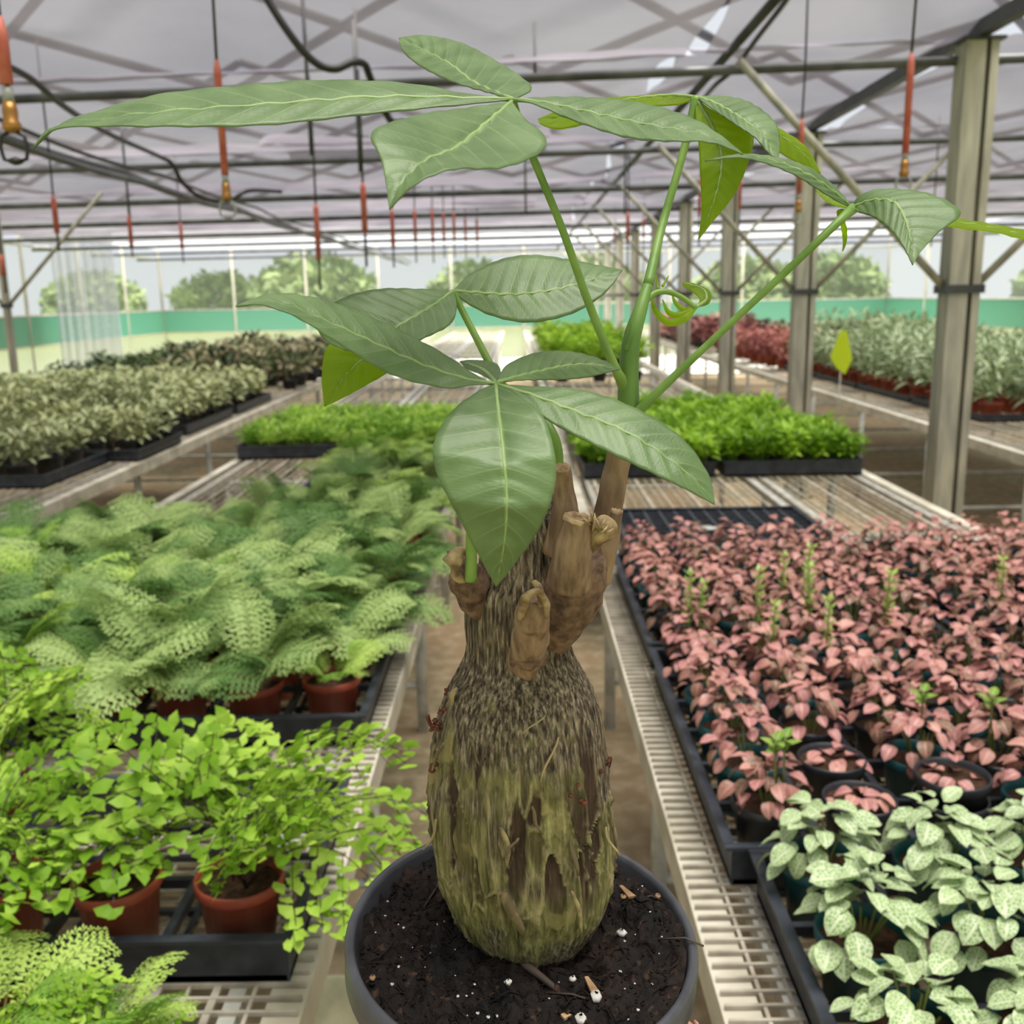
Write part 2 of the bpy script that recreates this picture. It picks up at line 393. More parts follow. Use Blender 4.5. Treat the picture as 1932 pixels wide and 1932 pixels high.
bench(-4.3, -1.935, 2.2, 24.5, 'pale bench carrying the cream variegated plants beyond the fern bench', mesh_to=0)
bench(2.505, 4.9, 3.2, 24.5, 'pale bench carrying white-leaved plants in red pots beside the posts', mesh_to=0)

# ------------------------------------------------------------------ leaf and plant makers
def leaf_mesh(name, L, W, mat, fold=0.25, curl=0.3, n=6, mcols=5, tipw=0.7, basew=0.7, wave=0.0, drip=0.0, petiole=0.0, seed=0):
    """leaf along +Y from the origin, normal +Z; fold lifts the margins, curl bends the tip down"""
    b = MB(); vs, uv, fs = [], [], []
    for i in range(n+1):
        t = i/n
        wd = W*0.5*(math.sin(PI*min(1, t**tipw))**basew) if 0 < t < 1 else 0.0005
        ang = curl*t
        y = L*(math.sin(ang)/max(curl, 1e-4)) if curl > 1e-3 else L*t
        z = -L*(1-math.cos(ang))/max(curl, 1e-4) if curl > 1e-3 else 0
        y += petiole
        for j in range(mcols):
            s = -1 + 2*j/(mcols-1)
            zz = z + fold*abs(s)*wd + wave*W*math.sin(t*9+s*2+seed)*abs(s)
            vs.append((s*wd, y, zz)); uv.append((0.5+0.5*s, t))
    for i in range(n):
        for j in range(mcols-1):
            a = i*mcols+j; fs.append((a, a+1, a+mcols+1, a+mcols))
    b.add(vs, fs, uv)
    if petiole: b.tube([(0, 0, -.001), (0, petiole, 0)], 0.0012, 4)
    return b
def merge(dst, src, m, mi=0):
    dst.add([m @ Vector(v) for v in src.v], src.f, list(src.uv), mi)

def uv_leaf_mat(name, c_leaf, c_leaf2, c_vein, vein_w=0.08, lat=9.0, rough=0.4, trans=0.2, net=0.0, netscale=14, rnd=0.5, tcol=None, lat_amt=0.5, spec=0.5):
    q = N(name); tc = q.n('TexCoord'); sp = q.n('SeparateXYZ'); q.link(tc.outputs['UV'], sp.inputs[0])
    s = q.math('ABSOLUTE', q.math('SUBTRACT', sp.outputs[0], 0.5)); v = sp.outputs[1]
    oi = q.n('ObjectInfo')
    nz = q.n('TexNoise'); q.link(tc.outputs['Object'], nz.inputs[0]); nz.inputs['Scale'].default_value = 30
    fac = q.math('ADD', nz.outputs[0], q.math('MULTIPLY', q.math('SUBTRACT', oi.outputs['Random'], .5), rnd))
    base = q.ramp(fac, [(0.3, c_leaf), (0.7, c_leaf2)])
    mid = q.math('LESS_THAN', s, vein_w*0.5)
    ph = q.math('FRACT', q.math('SUBTRACT', q.math('MULTIPLY', v, lat), q.math('MULTIPLY', s, 3.2)))
    la = q.math('MULTIPLY', q.math('LESS_THAN', q.math('ABSOLUTE', q.math('SUBTRACT', ph, .5)), 0.10), lat_amt)
    vm = q.math('MAXIMUM', mid, la)
    hgt = la
    if net > 0:
        vo = q.n('TexVoronoi', feature='DISTANCE_TO_EDGE'); q.link(tc.outputs['UV'], vo.inputs['Vector']); vo.inputs['Scale'].default_value = netscale
        nm = q.math('MULTIPLY', q.math('LESS_THAN', vo.outputs[0], 0.11), net); vm = q.math('MAXIMUM', vm, nm)
    col = q.mix(vm, base, c_vein)
    return q.bsdf(col, rough, spec, 0, hgt, 0.25, 0.001, trans, tcol)
M['fit_pink'] = uv_leaf_mat('pink_nerve_leaf', srgb(164, 100, 102), srgb(192, 138, 124), srgb(216, 164, 154), 0.12, 8, 0.45, 0.15, 0.5, 9, rnd=0.9)
M['fit_pink2'] = uv_leaf_mat('dusky_nerve_leaf', srgb(86, 80, 48), srgb(160, 106, 96), srgb(190, 136, 124), 0.12, 8, 0.45, 0.15, 0.5, 9, rnd=1.3)
M['fit_white'] = uv_leaf_mat('white_nerve_leaf', srgb(122, 158, 92), srgb(150, 182, 116), srgb(212, 224, 184), 0.10, 9, 0.42, 0.15, 0.8, 8, rnd=0.6)
M['fit_green'] = uv_leaf_mat('fresh_green_leaf', srgb(104, 140, 44), srgb(140, 172, 66), srgb(178, 200, 110), 0.10, 8, 0.45, 0.25, rnd=0.6)
M['maiden'] = noisy('maidenhair_leaf', srgb(118, 160, 36), srgb(176, 208, 84), 24, 0.55, 0.3, trans=0.35, rnd=0.35)
M['maiden_stem'] = plain('maidenhair_stem', srgb(46, 30, 22), 0.5)
M['fern'] = noisy('lacy_fern_leaf', srgb(98, 134, 70), srgb(164, 188, 116), 10, 0.55, 0.3, trans=0.3, rnd=0.9)
M['fern_pale'] = noisy('pale_fern_leaf', srgb(122, 164, 62), srgb(178, 206, 104), 10, 0.55, 0.3, trans=0.3, rnd=0.6)
M['fern_stem'] = plain('fern_stem', srgb(104, 116, 58), 0.5)
M['seedling'] = noisy('bright_seedling_leaf', srgb(106, 148, 26), srgb(156, 194, 58), 14, 0.5, 0.35, trans=0.35, rnd=0.8)
M['varieg'] = uv_leaf_mat('cream_variegated_leaf', srgb(104, 122, 72), srgb(150, 160, 104), srgb(206, 206, 160), 0.30, 5, 0.5, 0.2, rnd=0.9, lat_amt=0.35)
M['dark_leaf'] = noisy('dark_green_leaf', srgb(46, 66, 40), srgb(92, 112, 66), 8, 0.5, 0.4, trans=0.2, rnd=0.8)
M['white_leaf'] = uv_leaf_mat('white_striped_leaf', srgb(86, 118, 66), srgb(124, 152, 92), srgb(206, 216, 180), 0.42, 5, 0.5, 0.2, rnd=0.8, lat_amt=0.3)
M['red_leaf'] = noisy('red_leaf', srgb(150, 84, 78), srgb(190, 128, 116), 8, 0.5, 0.4, trans=0.2, rnd=0.8)
M['plum_leaf'] = noisy('plum_leaf', srgb(70, 38, 42), srgb(120, 66, 62), 8, 0.5, 0.4, trans=0.2, rnd=0.8)
M['ash_leaf'] = noisy('ash_cream_leaf', srgb(120, 112, 86), srgb(196, 186, 150), 8, 0.5, 0.3, trans=0.2, rnd=0.8)

# pots
def pot_mesh(name, R, Hh, mat, taper=0.74, lip=0.014, n=28):
    b = MB(); rb = R*taper; t = 0.0022
    wall_r = lambda z: rb + (R*0.955-rb)*z/Hh
    b.lathe([(0.001, 0.0), (rb*.92, 0.0), (rb, 0.003), (wall_r(Hh-lip), Hh-lip), (R*.985, Hh-lip), (R, Hh-lip+.002), (R, Hh-.002), (R-.0015, Hh), (R-t*1.6, Hh-.001), (wall_r(Hh-lip)-t, Hh-lip), (rb*.97-t, .006), (0.001, .006)], n)
    return b.mesh(name, mat)
def soil_mesh(name, R, mat, n=24, amp=0.003, seed=0):
    b = MB(); vs = [(0, 0, 0.002)]; fs = []
    for i in range(1, 7):
        for j in range(n):
            r = R*i/6; th = 2*PI*j/n
            vs.append((r*math.cos(th), r*math.sin(th), amp*noise.noise((r*90*math.cos(th), r*90*math.sin(th), seed))))
    for j in range(n): fs.append((0, 1+j, 1+(j+1) % n))
    for i in range(5):
        for j in range(n):
            a = 1+i*n; fs.append((a+j, a+n+j, a+n+(j+1) % n, a+(j+1) % n))
    b.add(vs, fs); return b.mesh(name, mat)
R4, H4 = 0.055, 0.092
P_TERRA = pot_mesh('pot', R4, H4, M['terracotta']); P_TEAL = pot_mesh('pot', 0.053, 0.088, M['teal']); P_BLACK = pot_mesh('pot', 0.052, 0.086, M['black_plastic'])
S4 = soil_mesh('soil', 0.0500, M['peat'])

def tray(x0, x1, y0, y1, nx, ny, label, hgt=0.062, group=None, zb=ZB+.003, holes=True):
    """shallow black carry tray: side walls with a turned lip and a web of cross bars"""
    t = empty('carry_tray', ((x0+x1)/2, (y0+y1)/2, zb)); tag(t, label, 'tray', group)
    a, c_ = (x1-x0)/2, (y1-y0)/2
    b = MB(); th = .004
    b.box((-a, -c_, 0), (a, -c_+th, hgt)); b.box((-a, c_-th, 0), (a, c_, hgt)); b.box((-a, -c_+th, 0), (-a+th, c_-th, hgt)); b.box((a-th, -c_+th, 0), (a, c_-th, hgt))
    l = .011
    b.box((-a-l, -c_-l, hgt-.004), (a+l, -c_+.001, hgt+.001)); b.box((-a-l, c_-.001, hgt-.004), (a+l, c_+l, hgt+.001))
    b.box((-a-l, -c_, hgt-.004), (-a+.001, c_, hgt+.001)); b.box((a-.001, -c_, hgt-.004), (a+l, c_, hgt+.001))
    b.build('side_walls', M['tray'], t, False)
    b = MB()
    for i in range(nx+1):
        x = -a+.004 + (2*a-.008)*i/nx; b.box((x-.004, -c_+.003, .0), (x+.004, c_-.003, .008))
    for j in range(ny+1):
        y = -c_+.004 + (2*c_-.008)*j/ny; b.box((-a+.003, y-.004, .0005), (a-.003, y+.004, .0085))
    b.build('web', M['tray'], t, False)
    if holes:
        for i in range(1, nx):
            b = MB(); x = -a + 2*a*i/nx; b.box((x-.005, -c_+.004, hgt-.02), (x+.005, c_-.004, hgt-.006)); b.build('divider', M['tray'], t, False)
        for j in range(1, ny):
            b = MB(); y = -c_ + 2*c_*j/ny; b.box((-a+.004, y-.005, hgt-.0195), (a-.004, y+.005, hgt-.0065)); b.build('divider', M['tray'], t, False)
    return t

# --- nerve plants -------------------------------------------------------------
FP = [leaf_mesh('leaf', 0.030, 0.022, None, .3, .5+.2*i, 6, 5, .85, .62, .03, seed=i).mesh('leaf', M['fit_pink'] if i < 3 else M['fit_pink2']) for i in range(5)]
FW = [leaf_mesh('leaf', 0.034, 0.0255, None, .26, .4+.3*i, 7, 5, .88, .58, .02, seed=i).mesh('leaf', M['fit_white']) for i in range(3)]
FG = leaf_mesh('leaf', 0.034, 0.02, None, .3, .4, 5, 3).mesh('leaf', M['fit_green'])
def rosette(rnd, n, rad, hgt):
    """placements on a low dome: (location, rotation, scale)"""
    out = []
    for i in range(n):
        f = (i+0.5)/n; th = i*2.39996 + rnd.uniform(-.4, .4); r = rad*math.sqrt(f)*rnd.uniform(.75, 1.1)
        z = hgt*(1 - 0.75*(f**1.3)) + rnd.uniform(-.012, .012)
        tilt = 0.35 - 1.0*f + rnd.uniform(-.35, .35)
        out.append(((r*.62*math.cos(th), r*.62*math.sin(th), z), (tilt, rnd.uniform(-.35, .35), th - PI/2 + rnd.uniform(-.5, .5)), rnd.uniform(.75, 1.15)))
    return out
def joined(rnd, places, meshes_b, mats, name='foliage'):
    b = MB()
    for loc, rot, sc in places:
        k = rnd.randrange(len(meshes_b))
        m = Matrix.Translation(loc) @ Matrix.Rotation(rot[2], 4, 'Z') @ Matrix.Rotation(rot[0], 4, 'X') @ Matrix.Rotation(rot[1], 4, 'Y') @ Matrix.Scale(sc, 4)
        merge(b, meshes_b[k][0], m, meshes_b[k][1])
    return b.mesh(name, mats)
_r = random.Random(5)
_pl = [(leaf_mesh('leaf', .031, .022, None, .3, .6, 4, 3, .85, .65), 0), (leaf_mesh('leaf', .031, .022, None, .3, .9, 4, 3, .85, .65), 1)]
def stemset(rnd, n, rad, hgt):
    b = MB()
    for i in range(n):
        th = rnd.uniform(0, 6.28); r = rad*rnd.uniform(.1, .6)
        b.tube([(r*.3*math.cos(th), r*.3*math.sin(th), 0), (r*math.cos(th), r*math.sin(th), hgt*rnd.uniform(.5, .95))], .0014, 4, False)
    return b
STEM = [stemset(random.Random(i), 9, .05, .07).mesh('stems', M['fern_stem']) for i in range(2)]
PINKJ = [joined(random.Random(i), rosette(random.Random(i+40), 40, .088, .085), _pl, [M['fit_pink'], M['fit_pink2']]) for i in range(5)]
def potted(name, x, y, z, potme, hp, label, cat, group, rz=0.0, tiltx=0.0, tilty=0.0, soil_drop=.014):
    t = empty(name, (x, y, z), rz); t.rotation_euler = (tiltx, tilty, rz); tag(t, label, cat, group)
    ob('pot', potme, t); ob('soil', S4, t, (0, 0, hp-soil_drop)); return t
def nerve_plant(x, y, z, kind, rnd, label, group, detail=True, potme=None, n=None, rad=.078, hgt=.082, tx=0, ty=0):
    hp = .086
    t = potted('nerve_plant', x, y, z, potme or P_TEAL, hp, label, 'potted plant', group, rnd.uniform(0, 6.28), tx, ty)
    s = ob('stems', STEM[rnd.randrange(2)], t, (0, 0, hp-.016)); s['kind'] = 'stuff'
    if detail:
        for loc, rot, sc in rosette(rnd, n or 30, rad, hgt):
            me = rnd.choice(FP[:3] if rnd.random() < .58 else FP[3:]) if kind == 'pink' else rnd.choice(FW)
            ob('leaf', me, t, (loc[0], loc[1], loc[2]+hp-.016), rot, sc)
    else:
        f = ob('foliage', rnd.choice(PINKJ), t, (0, 0, hp-.016)); f['kind'] = 'stuff'
    return t

# right bench: white nerve plants nearest, then the pink ones
RR = random.Random(21)
ZT = ZB + .012
tray(.315, .86, .775, 1.210, 4, 3, 'black carry tray holding the white-veined nerve plants')
for j, y in enumerate((.8475, .9925, 1.1375)):
    for i, x in enumerate((.383, .519, .6555, .792)):
        if j == 0 and i > 1: continue
        nerve_plant(x + RR.uniform(-.005, .005), y + RR.uniform(-.005, .005), ZT, 'white', RR, 'white-veined nerve plant in teal pot, %s row before pink bed, %s from rail' % (ORD[2-j], ORD[i]), 'white nerve plants in the near tray', True, P_TEAL, 52 if j else 40, .095, .085 if j else .055, RR.uniform(-.02, .02), RR.uniform(-.02, .02))
tray(.285, .93, 1.234, 2.00, 5, 6, 'black carry tray under the front half of the pink nerve plants')
tray(.285, .93, 2.05, 2.80, 5, 6, 'black carry tray under the back half of the pink nerve plants')
tray(.97, 1.55, 1.643, 2.80, 5, 9, 'black carry tray of pink nerve plants by the aisle posts')
# cells of the three trays; the odd pots of the front take theirs first
CELLS = [(.285+.129*(i+.5), (1.234+.12767*(j+.5)) if j < 6 else (2.05+.125*(j-5.5)), i, j, 0) for j in range(12) for i in range(5)]
CELLS += [(.97+.116*(i+.5), 1.643+.12856*(j+.5), i, j, 1) for j in range(9) for i in range(5)]
taken = set(); PINK_AT = []
def take_cell(px, py, z):
    p = at_z(px, py, z); k = min((k for k in range(60) if k not in taken), key=lambda k: (CELLS[k][0]-p.x)**2 + (CELLS[k][1]-p.y)**2)
    taken.add(k); return CELLS[k]
ODD = [take_cell(1625, 1545, .845), take_cell(1712, 1425, .883), take_cell(1590, 1455, .845), take_cell(1835, 1530, .845)]
for k, (x, y, i, j, tr_) in enumerate(CELLS):
    if k in taken: continue
    PINK_AT.append((x, y))
    nerve_plant(x + RR.uniform(-.004, .004), y + RR.uniform(-.004, .004), ZT, 'pink', RR,
                ('pink nerve plant in the tray by the posts, %s row, %s from the centre rail' if tr_ else 'pink nerve plant, %s row behind the white ones, %s from the aisle rail') % (ORD[j], ORD[i]),
                'pink nerve plants in trays', y < 1.95, P_TEAL if RR.random() < .5 else P_BLACK, 38, .088, .085 if j or tr_ else .075)
# special pots of the front row
def few_leaves(x, y, z, label, n, rnd, hp=.086, rad=.03, sc=1.0, potme=P_BLACK):
    t = potted('nerve_plant', x, y, z, potme, hp, label, 'potted plant', None, 0.4, soil_drop=.010); t.scale = (sc,)*3
    for loc, rot, s_ in rosette(rnd, n, .06, .014):
        ob('leaf', rnd.choice(FP[:3]), t, (loc[0]*.9, loc[1]*.9, max(.003, loc[2])+hp-.010), (rot[0]*.4, rot[1]*.5, rot[2]), s_)
few_leaves(ODD[0][0], ODD[0][1], ZT, 'black pot holding a few short salmon nerve leaves at the tray front', 12, RR)
few_leaves(ODD[1][0], ODD[1][1], ZT+.035, 'black pot with sparse cut leaves raised above its neighbours', 9, RR)
o = ob('nursery_pot', P_BLACK, None, (ODD[1][0], ODD[1][1], ZT)); tag(o, 'empty black pot with the sparse cut-leaf pot nested in it', 'pot')
few_leaves(ODD[2][0], ODD[2][1], ZT, 'sunken black pot with a few orange-pink leaves behind the short salmon one', 11, RR)
nerve_plant(ODD[3][0], ODD[3][1], ZT, 'pink', RR, 'salmon nerve plant in a teal pot at the front corner of the pink bed', None, True, P_TEAL, 34, .09, .085)
def root_at(px, py, z, k):
    # grows out of the soil of the nearest pink nerve plant
    p = at_z(px, py, z); x, y = min(PINK_AT, key=lambda q_: (q_[0]-p.x)**2 + (q_[1]-p.y)**2); a = 2.4*k
    return x+.020*math.cos(a), y+.020*math.sin(a)
# upright flower spikes in the pink bed
def spike_mesh(seed):
    r = random.Random(seed); b = MB()
    b.tube([(0, 0, 0), (.003, 0, .05), (0, .002, .11)], [.0016, .0014, .001], 5)
    for k in range(7):
        z = .035+.011*k
        for s in (0, PI/2, PI, 3*PI/2):
            th = s + k*.8; c = Vector((.0, .0, z)); d = Vector((math.cos(th), math.sin(th), .9)).normalized(); a = d.cross(Vector((0, 0, 1))).normalized()
            b.add([c, c+d*.007+a*.0035, c+d*.014, c+d*.007-a*.0035], [(0, 1, 2, 3)])
    return b.mesh('flower_spike', M['fit_green'])
SPK = [spike_mesh(i) for i in range(3)]
for i, (px, py) in enumerate(((1500, 1090), (1545, 1130), (1608, 1150), (1480, 1160), (1608, 1180), (1830, 1110), (1320, 1170), (1410, 1200), (1270, 1150), (1460, 1110))):
    x, y = root_at(px, py, .92, i); o = ob('flower_spike', SPK[i % 3], None, (x, y, ZT+.070), (RR.uniform(-.08, .08), RR.uniform(-.08, .08), i), RR.uniform(1.35, 1.7))
    tag(o, 'pale green flower spike rising above the pink nerve plants', 'flower spike', 'flower spikes in the pink bed')
for i, (px, py) in enumerate(((1500, 1420), (1860, 1390), (1925, 1420), (1410, 1490))):
    x, y = root_at(px, py, .93, i+2); t = empty('green_shoot', (x, y, ZT+.070)); tag(t, 'fresh green shoot poking out of the pink nerve plants', 'shoot', 'green shoots in the pink bed')
    b = MB(); b.tube([(0, 0, -.004), (0, 0, .115)], .0016, 5); b.build('stem', M['fern_stem'], t)
    for k in range(6): ob('leaf', FG, t, (0, 0, .092+.004*k), (.5, 0, k*2.4), .75)

# empty cell tray behind the pink bed
et = tray(.345, .985, 3.02, 3.50, 12, 9, 'empty black cell tray lying behind the pink nerve plants', hgt=.045, holes=True)

p = at_z(640, 1900, .14); t = empty('plastic_bucket', (p.x-.02, p.y, 0)); tag(t, 'pale worn plastic bucket on the aisle floor under the bench edge', 'bucket')
b = MB(); b.lathe([(.001, 0), (.075, 0), (.078, .004), (.090, .125), (.098, .126), (.098, .142), (.094, .145), (.088, .14), (.074, .008), (.001, .008)], 28); b.build('body', noisy('worn_pale_plastic', srgb(142, 142, 112), srgb(176, 172, 144), 14, .6), t)
b = MB(); b.tube([(.095*math.cos(a), .095*math.sin(a)*.3-.06*math.sin(a), .13-.05*math.sin(a)) for a in np.linspace(0, PI, 14)], .003, 6); b.build('handle', M['galv'], t)
for (px, py) in ((1335, 998),):
    p = at_z(px, py, ZB+.04); b = MB(); pl = [(.035*math.cos(a)*(1+.3*math.sin(3*a+px)), .022*math.sin(a)*(1+.3*math.cos(2*a+px))) for a in np.linspace(0, 2*PI, 11)[:-1]]
    b.add([(x, y, .0) for x, y in pl] + [(x*.9, y*.9, .006) for x, y in pl], [tuple(reversed(range(10))), tuple(range(10, 20))] + [(i, (i+1) % 10, 10+(i+1) % 10, 10+i) for i in range(10)])
    o = b.build('plastic_scrap', M['galv'], None, True, (p.x, p.y, ZB+.041)); tag(o, 'torn pale plastic scrap lying on the empty cell tray', 'scrap')
# --- bright seedling trays ------------------------------------------------------
def clump_mesh(name, n, rad, hgt, L, W, mats, seed, erect=.5, cols=3, rows=3, curl=.6, zmin=.15):
    r = random.Random(seed); b = MB()
    lm = [leaf_mesh('l', L*s_, W*s_, None, .3, curl, rows, cols) for s_ in (.7, 1.0, 1.25)]
    for i in range(n):
        th = r.uniform(0, 2*PI); rr = rad*math.sqrt(r.random())*.75; z = hgt*max(zmin, r.uniform(.15, 1.0)*(1-.35*(rr/rad)**2))
        tl = erect + r.uniform(-.7, .5)
        m = Matrix.Translation((rr*math.cos(th), rr*math.sin(th), z)) @ Matrix.Rotation(th-PI/2+r.uniform(-.9, .9), 4, 'Z') @ Matrix.Rotation(tl, 4, 'X') @ Matrix.Rotation(r.uniform(-.5, .5), 4, 'Y')
        merge(b, r.choice(lm), m, r.randrange(len(mats)))
    for i in range(max(5, n//12)):
        th = r.uniform(0, 6.28); rr = rad*.6*r.random(); b.tube([(rr*.5*math.cos(th), rr*.5*math.sin(th), 0), (rr*math.cos(th), rr*math.sin(th), hgt*.8)], .002, 4, False, r.randrange(len(mats)))
    return b.mesh(name, mats)
SEED = [clump_mesh('seedling_clump', 150, .075, .15, .05, .017, [M['seedling']], i, .7, zmin=.42) for i in range(4)]
SEEDL = [clump_mesh('seedling_clump', 190, .075, .13, .03, .009, [M['seedling'], M['fern_pale']], i+9, .8, zmin=.46) for i in range(3)]
def bed(xs, ys, meshes, name, label, cat, group, z, rnd, smin=.85, smax=1.15, jit=.012):
    for j, y in enumerate(ys):
        for i, x in enumerate(xs):
            o = ob(name, rnd.choice(meshes), None, (x+rnd.uniform(-jit, jit), y+rnd.uniform(-jit, jit), z), (0, 0, rnd.uniform(0, 6.28)), rnd.uniform(smin, smax))
            tag(o, label % (ORD[j], ORD[i]), cat, group)
def soil_fill(t, a, c_, top=.036):
    b = MB(); n1, n2 = 24, 24; vs = []; fs = []
    for j in range(n2+1):
        for i in range(n1+1):
            x, y = -a+.005+(2*a-.01)*i/n1, -c_+.005+(2*c_-.01)*j/n2; vs.append((x, y, top+.003*noise.noise((x*60, y*60, a))))
    for j in range(n2):
        for i in range(n1): k = j*(n1+1)+i; fs.append((k, k+1, k+n1+2, k+n1+1))
    b.add(vs, fs); b.build('soil', M['peat'], t)
for kt, y0 in enumerate((4.36, 5.0, 5.64)):
    for (xa, xb) in ((.30, .88), (.92, 1.53)):
        soil_fill(tray(xa, xb, y0, y0+.6, 4, 4, 'black tray of bright seedlings, %s behind the empty tray, on the %s side' % (ORD[kt], 'narrow aisle' if xa < .5 else 'post'), .07, 'seedling trays on the wide bench', holes=False), (xb-xa)/2, .3)
bed([.30+.116*(i+.5) for i in range(5)]+[.92+.122*(i+.5) for i in range(5)], [y0+.12*(j+.5) for y0 in (4.36, 5.0, 5.64) for j in range(5)], SEED, 'seedling_clump', 'clump of bright green seedlings, %s row behind the empty tray, %s from aisle rail', 'seedlings', 'bright seedlings on the wide bench', ZB+.035, RR)
for kt, y0 in enumerate((5.08, 5.72)):
    for (xa, xb) in ((-1.44, -.88), (-.85, -.30)):
        soil_fill(tray(xa, xb, y0, y0+.6, 4, 4, 'black tray of fine-leaved seedlings, %s behind the ferns, by the %s rail' % (ORD[kt], 'outer' if xa < -1 else 'aisle'), .07, 'seedling trays on the fern bench', holes=False), (xb-xa)/2, .3)
bed([-1.44+.112*(i+.5) for i in range(5)]+[-.85+.11*(i+.5) for i in range(5)], [y0+.12*(j+.5) for y0 in (5.08, 5.72) for j in range(5)], SEEDL, 'seedling_clump', 'clump of fine-leaved seedlings, %s row behind ferns, %s from outer rail', 'seedlings', 'fine seedlings on the fern bench', ZB+.035, RR)

# yellow sticky card on a stake
p = at_y(1588, 665, 4.60); t = empty('sticky_card', (p.x, p.y, ZB+.03)); tag(t, 'yellow sticky trap card standing among bright seedlings', 'sticky card')
b = MB(); hh = p.z-ZB-.03
pts = [(-.012, .095), (.016, .10), (.05, -.03), (.02, -.10), (-.02, -.07), (-.052, -.02)]
vs = [(x, -.001, hh+z) for x, z in pts] + [(x, .001, hh+z) for x, z in pts]; k = len(pts)
b.add(vs, [tuple(range(k)), tuple(reversed(range(k, 2*k)))] + [(i, k+i, k+(i+1) % k, (i+1) % k) for i in range(k)])
M['yellow'] = plain('yellow_card', srgb(232, 244, 80), .5, .4, 0, .7); b.build('card', M['yellow'], t, False)
b = MB(); b.tube([(0, .003, 0), (0, .003, hh)], .0025, 5); b.build('stake', M['galv'], t)

# --- ferns on the left bench ------------------------------------------------------
def fern_frond(L, seed, mat, wide=.30, pairs=15, arch=1.2, sub=5):
    """arching lacy frond, rising from the origin along +Y"""
    r = random.Random(seed); b = MB(); pts = []; n = 20; p = Vector((0, 0, 0)); ang = 1.15
    for i in range(n+1):
        pts.append(p.copy()); ang -= arch/n*(0.6+.8*i/n); p = p + Vector((.01*math.sin(i*.7+seed)*L/n*4, math.cos(ang), math.sin(ang)))*(L/n)
    b.tube(pts, [.0016*(1-.8*i/n) for i in range(n+1)], 4, False, 1)
    for k in range(pairs):
        t = .22 + .76*k/pairs; i = min(n-1, int(t*n)); c = pts[i].lerp(pts[i+1], t*n-i); tan = (pts[i+1]-pts[i]).normalized()
        side = Vector((1, 0, 0)); nor = tan.cross(side).normalized()*-1
        wl = L*wide*math.sin(PI*min(1, (1-t)*.92+.12))**.8*(1-.25*t)
        for s in (-1, 1):
            d = (side*s + tan*.55 - Vector((0, 0, .35))*r.uniform(.2, 1)).normalized()
            tipc = c + d*wl
            a = d.cross(nor).normalized()
            for m in range(sub):
                f = (m+.35)/sub; cc = c + d*wl*f; lw = wl*.36*(1-.62*f)
                for ss in (-1, 1):
                    e = (a*ss + d*.8).normalized(); w_ = d*lw*.42
                    b.add([cc-w_, cc+e*lw*.6-w_*.9+nor*.001, cc+e*lw, cc+e*lw*.5+w_], [(0, 1, 2, 3)])
            b.add([cc, tipc+a*wl*.03, tipc+d*wl*.08, tipc-a*wl*.03], [(0, 1, 2, 3)])
    return b.mesh('frond', [mat, M['fern_stem']], False)
FR = [fern_frond(.22, i, M['fern'], .32+.03*i, 13, 1.0+.35*i, 4) for i in range(4)]
FRP = [fern_frond(.21, i+7, M['fern_pale'], .34, 12, 1.3+.2*i, 4) for i in range(3)]
def maiden_frond(L, seed, mat, size=.0138, br=6, droop=1.9):
    r = random.Random(seed); b = MB(); n = 16; pts = []; p = Vector((0, 0, 0)); ang = 1.35
    for i in range(n+1):
        pts.append(p.copy()); ang -= droop/n*(.3+1.4*i/n); p = p + Vector((.25*math.sin(i*.4+seed), math.cos(ang), math.sin(ang))).normalized()*(L/n)
    b.tube(pts, [.0012*(1-.7*i/n) for i in range(n+1)], 4, False, 1)
    def fan(c, d, s):
        c = c + Vector((r.uniform(-1, 1), r.uniform(-1, 1), r.uniform(-1, .6)))*.006; nrm = Vector((r.uniform(-.6, .6), r.uniform(-.9, .4), 1)).normalized(); d = (d + Vector((r.uniform(-.7, .7), r.uniform(-.7, .7), r.uniform(-.5, .2)))).normalized(); a = d.cross(nrm).normalized(); d = nrm.cross(a).normalized()
        vs = [c]; m = 6
        for k in range(m+1):
            th = -1.05+2.1*k/m; rr = s*(.97+.03*math.cos(k*PI))
            vs.append(c + (d*math.cos(th) + a*math.sin(th))*rr - nrm*.1*s*abs(th))
        b.add(vs, [(0, k+1, k+2) for k in range(m)])
    for k in range(br):
        t = .30 + .68*k/br; i = min(n-1, int(t*n)); c = pts[i]; tan = (pts[i+1]-pts[i]).normalized(); s = 1 if k % 2 else -1
        bl = L*.42*(1-.65*(t-.3)/.7)
        d = (tan*.7 + Vector((s, 0, 0))*.9 + Vector((0, 0, -.1))).normalized(); q_ = c.copy(); m = max(3, int(bl/.0112))
        bp = [q_.copy()]
        for j in range(m):
            d = (d + Vector((0, 0, -.10)) + tan*.04).normalized(); q_ = q_ + d*(bl/m); bp.append(q_.copy())
            sd = d.cross(Vector((0, 0, 1))).normalized()*(1 if j % 2 else -1)
            fan(q_, (sd*.9+d*.5).normalized(), size*r.uniform(.75, 1.15)); fan(q_, (-sd*.8+d*.6).normalized(), size*r.uniform(.6, 1.0))
        b.tube(bp, .0006, 3, False, 1)
    for j in range(8):
        i = n-1-j; c = pts[i]; s = 1 if j % 2 else -1
        fan(c, Vector((s*.9, .5, -.2)).normalized(), size*r.uniform(.6, 1)); 
    return b.mesh('frond', [mat, M['maiden_stem']], False)
MF = [maiden_frond(.20+.025*i, i, M['maiden'], br=9, droop=1.6+.25*i) for i in range(5)]
FL_ = random.Random(77)
_co = {}
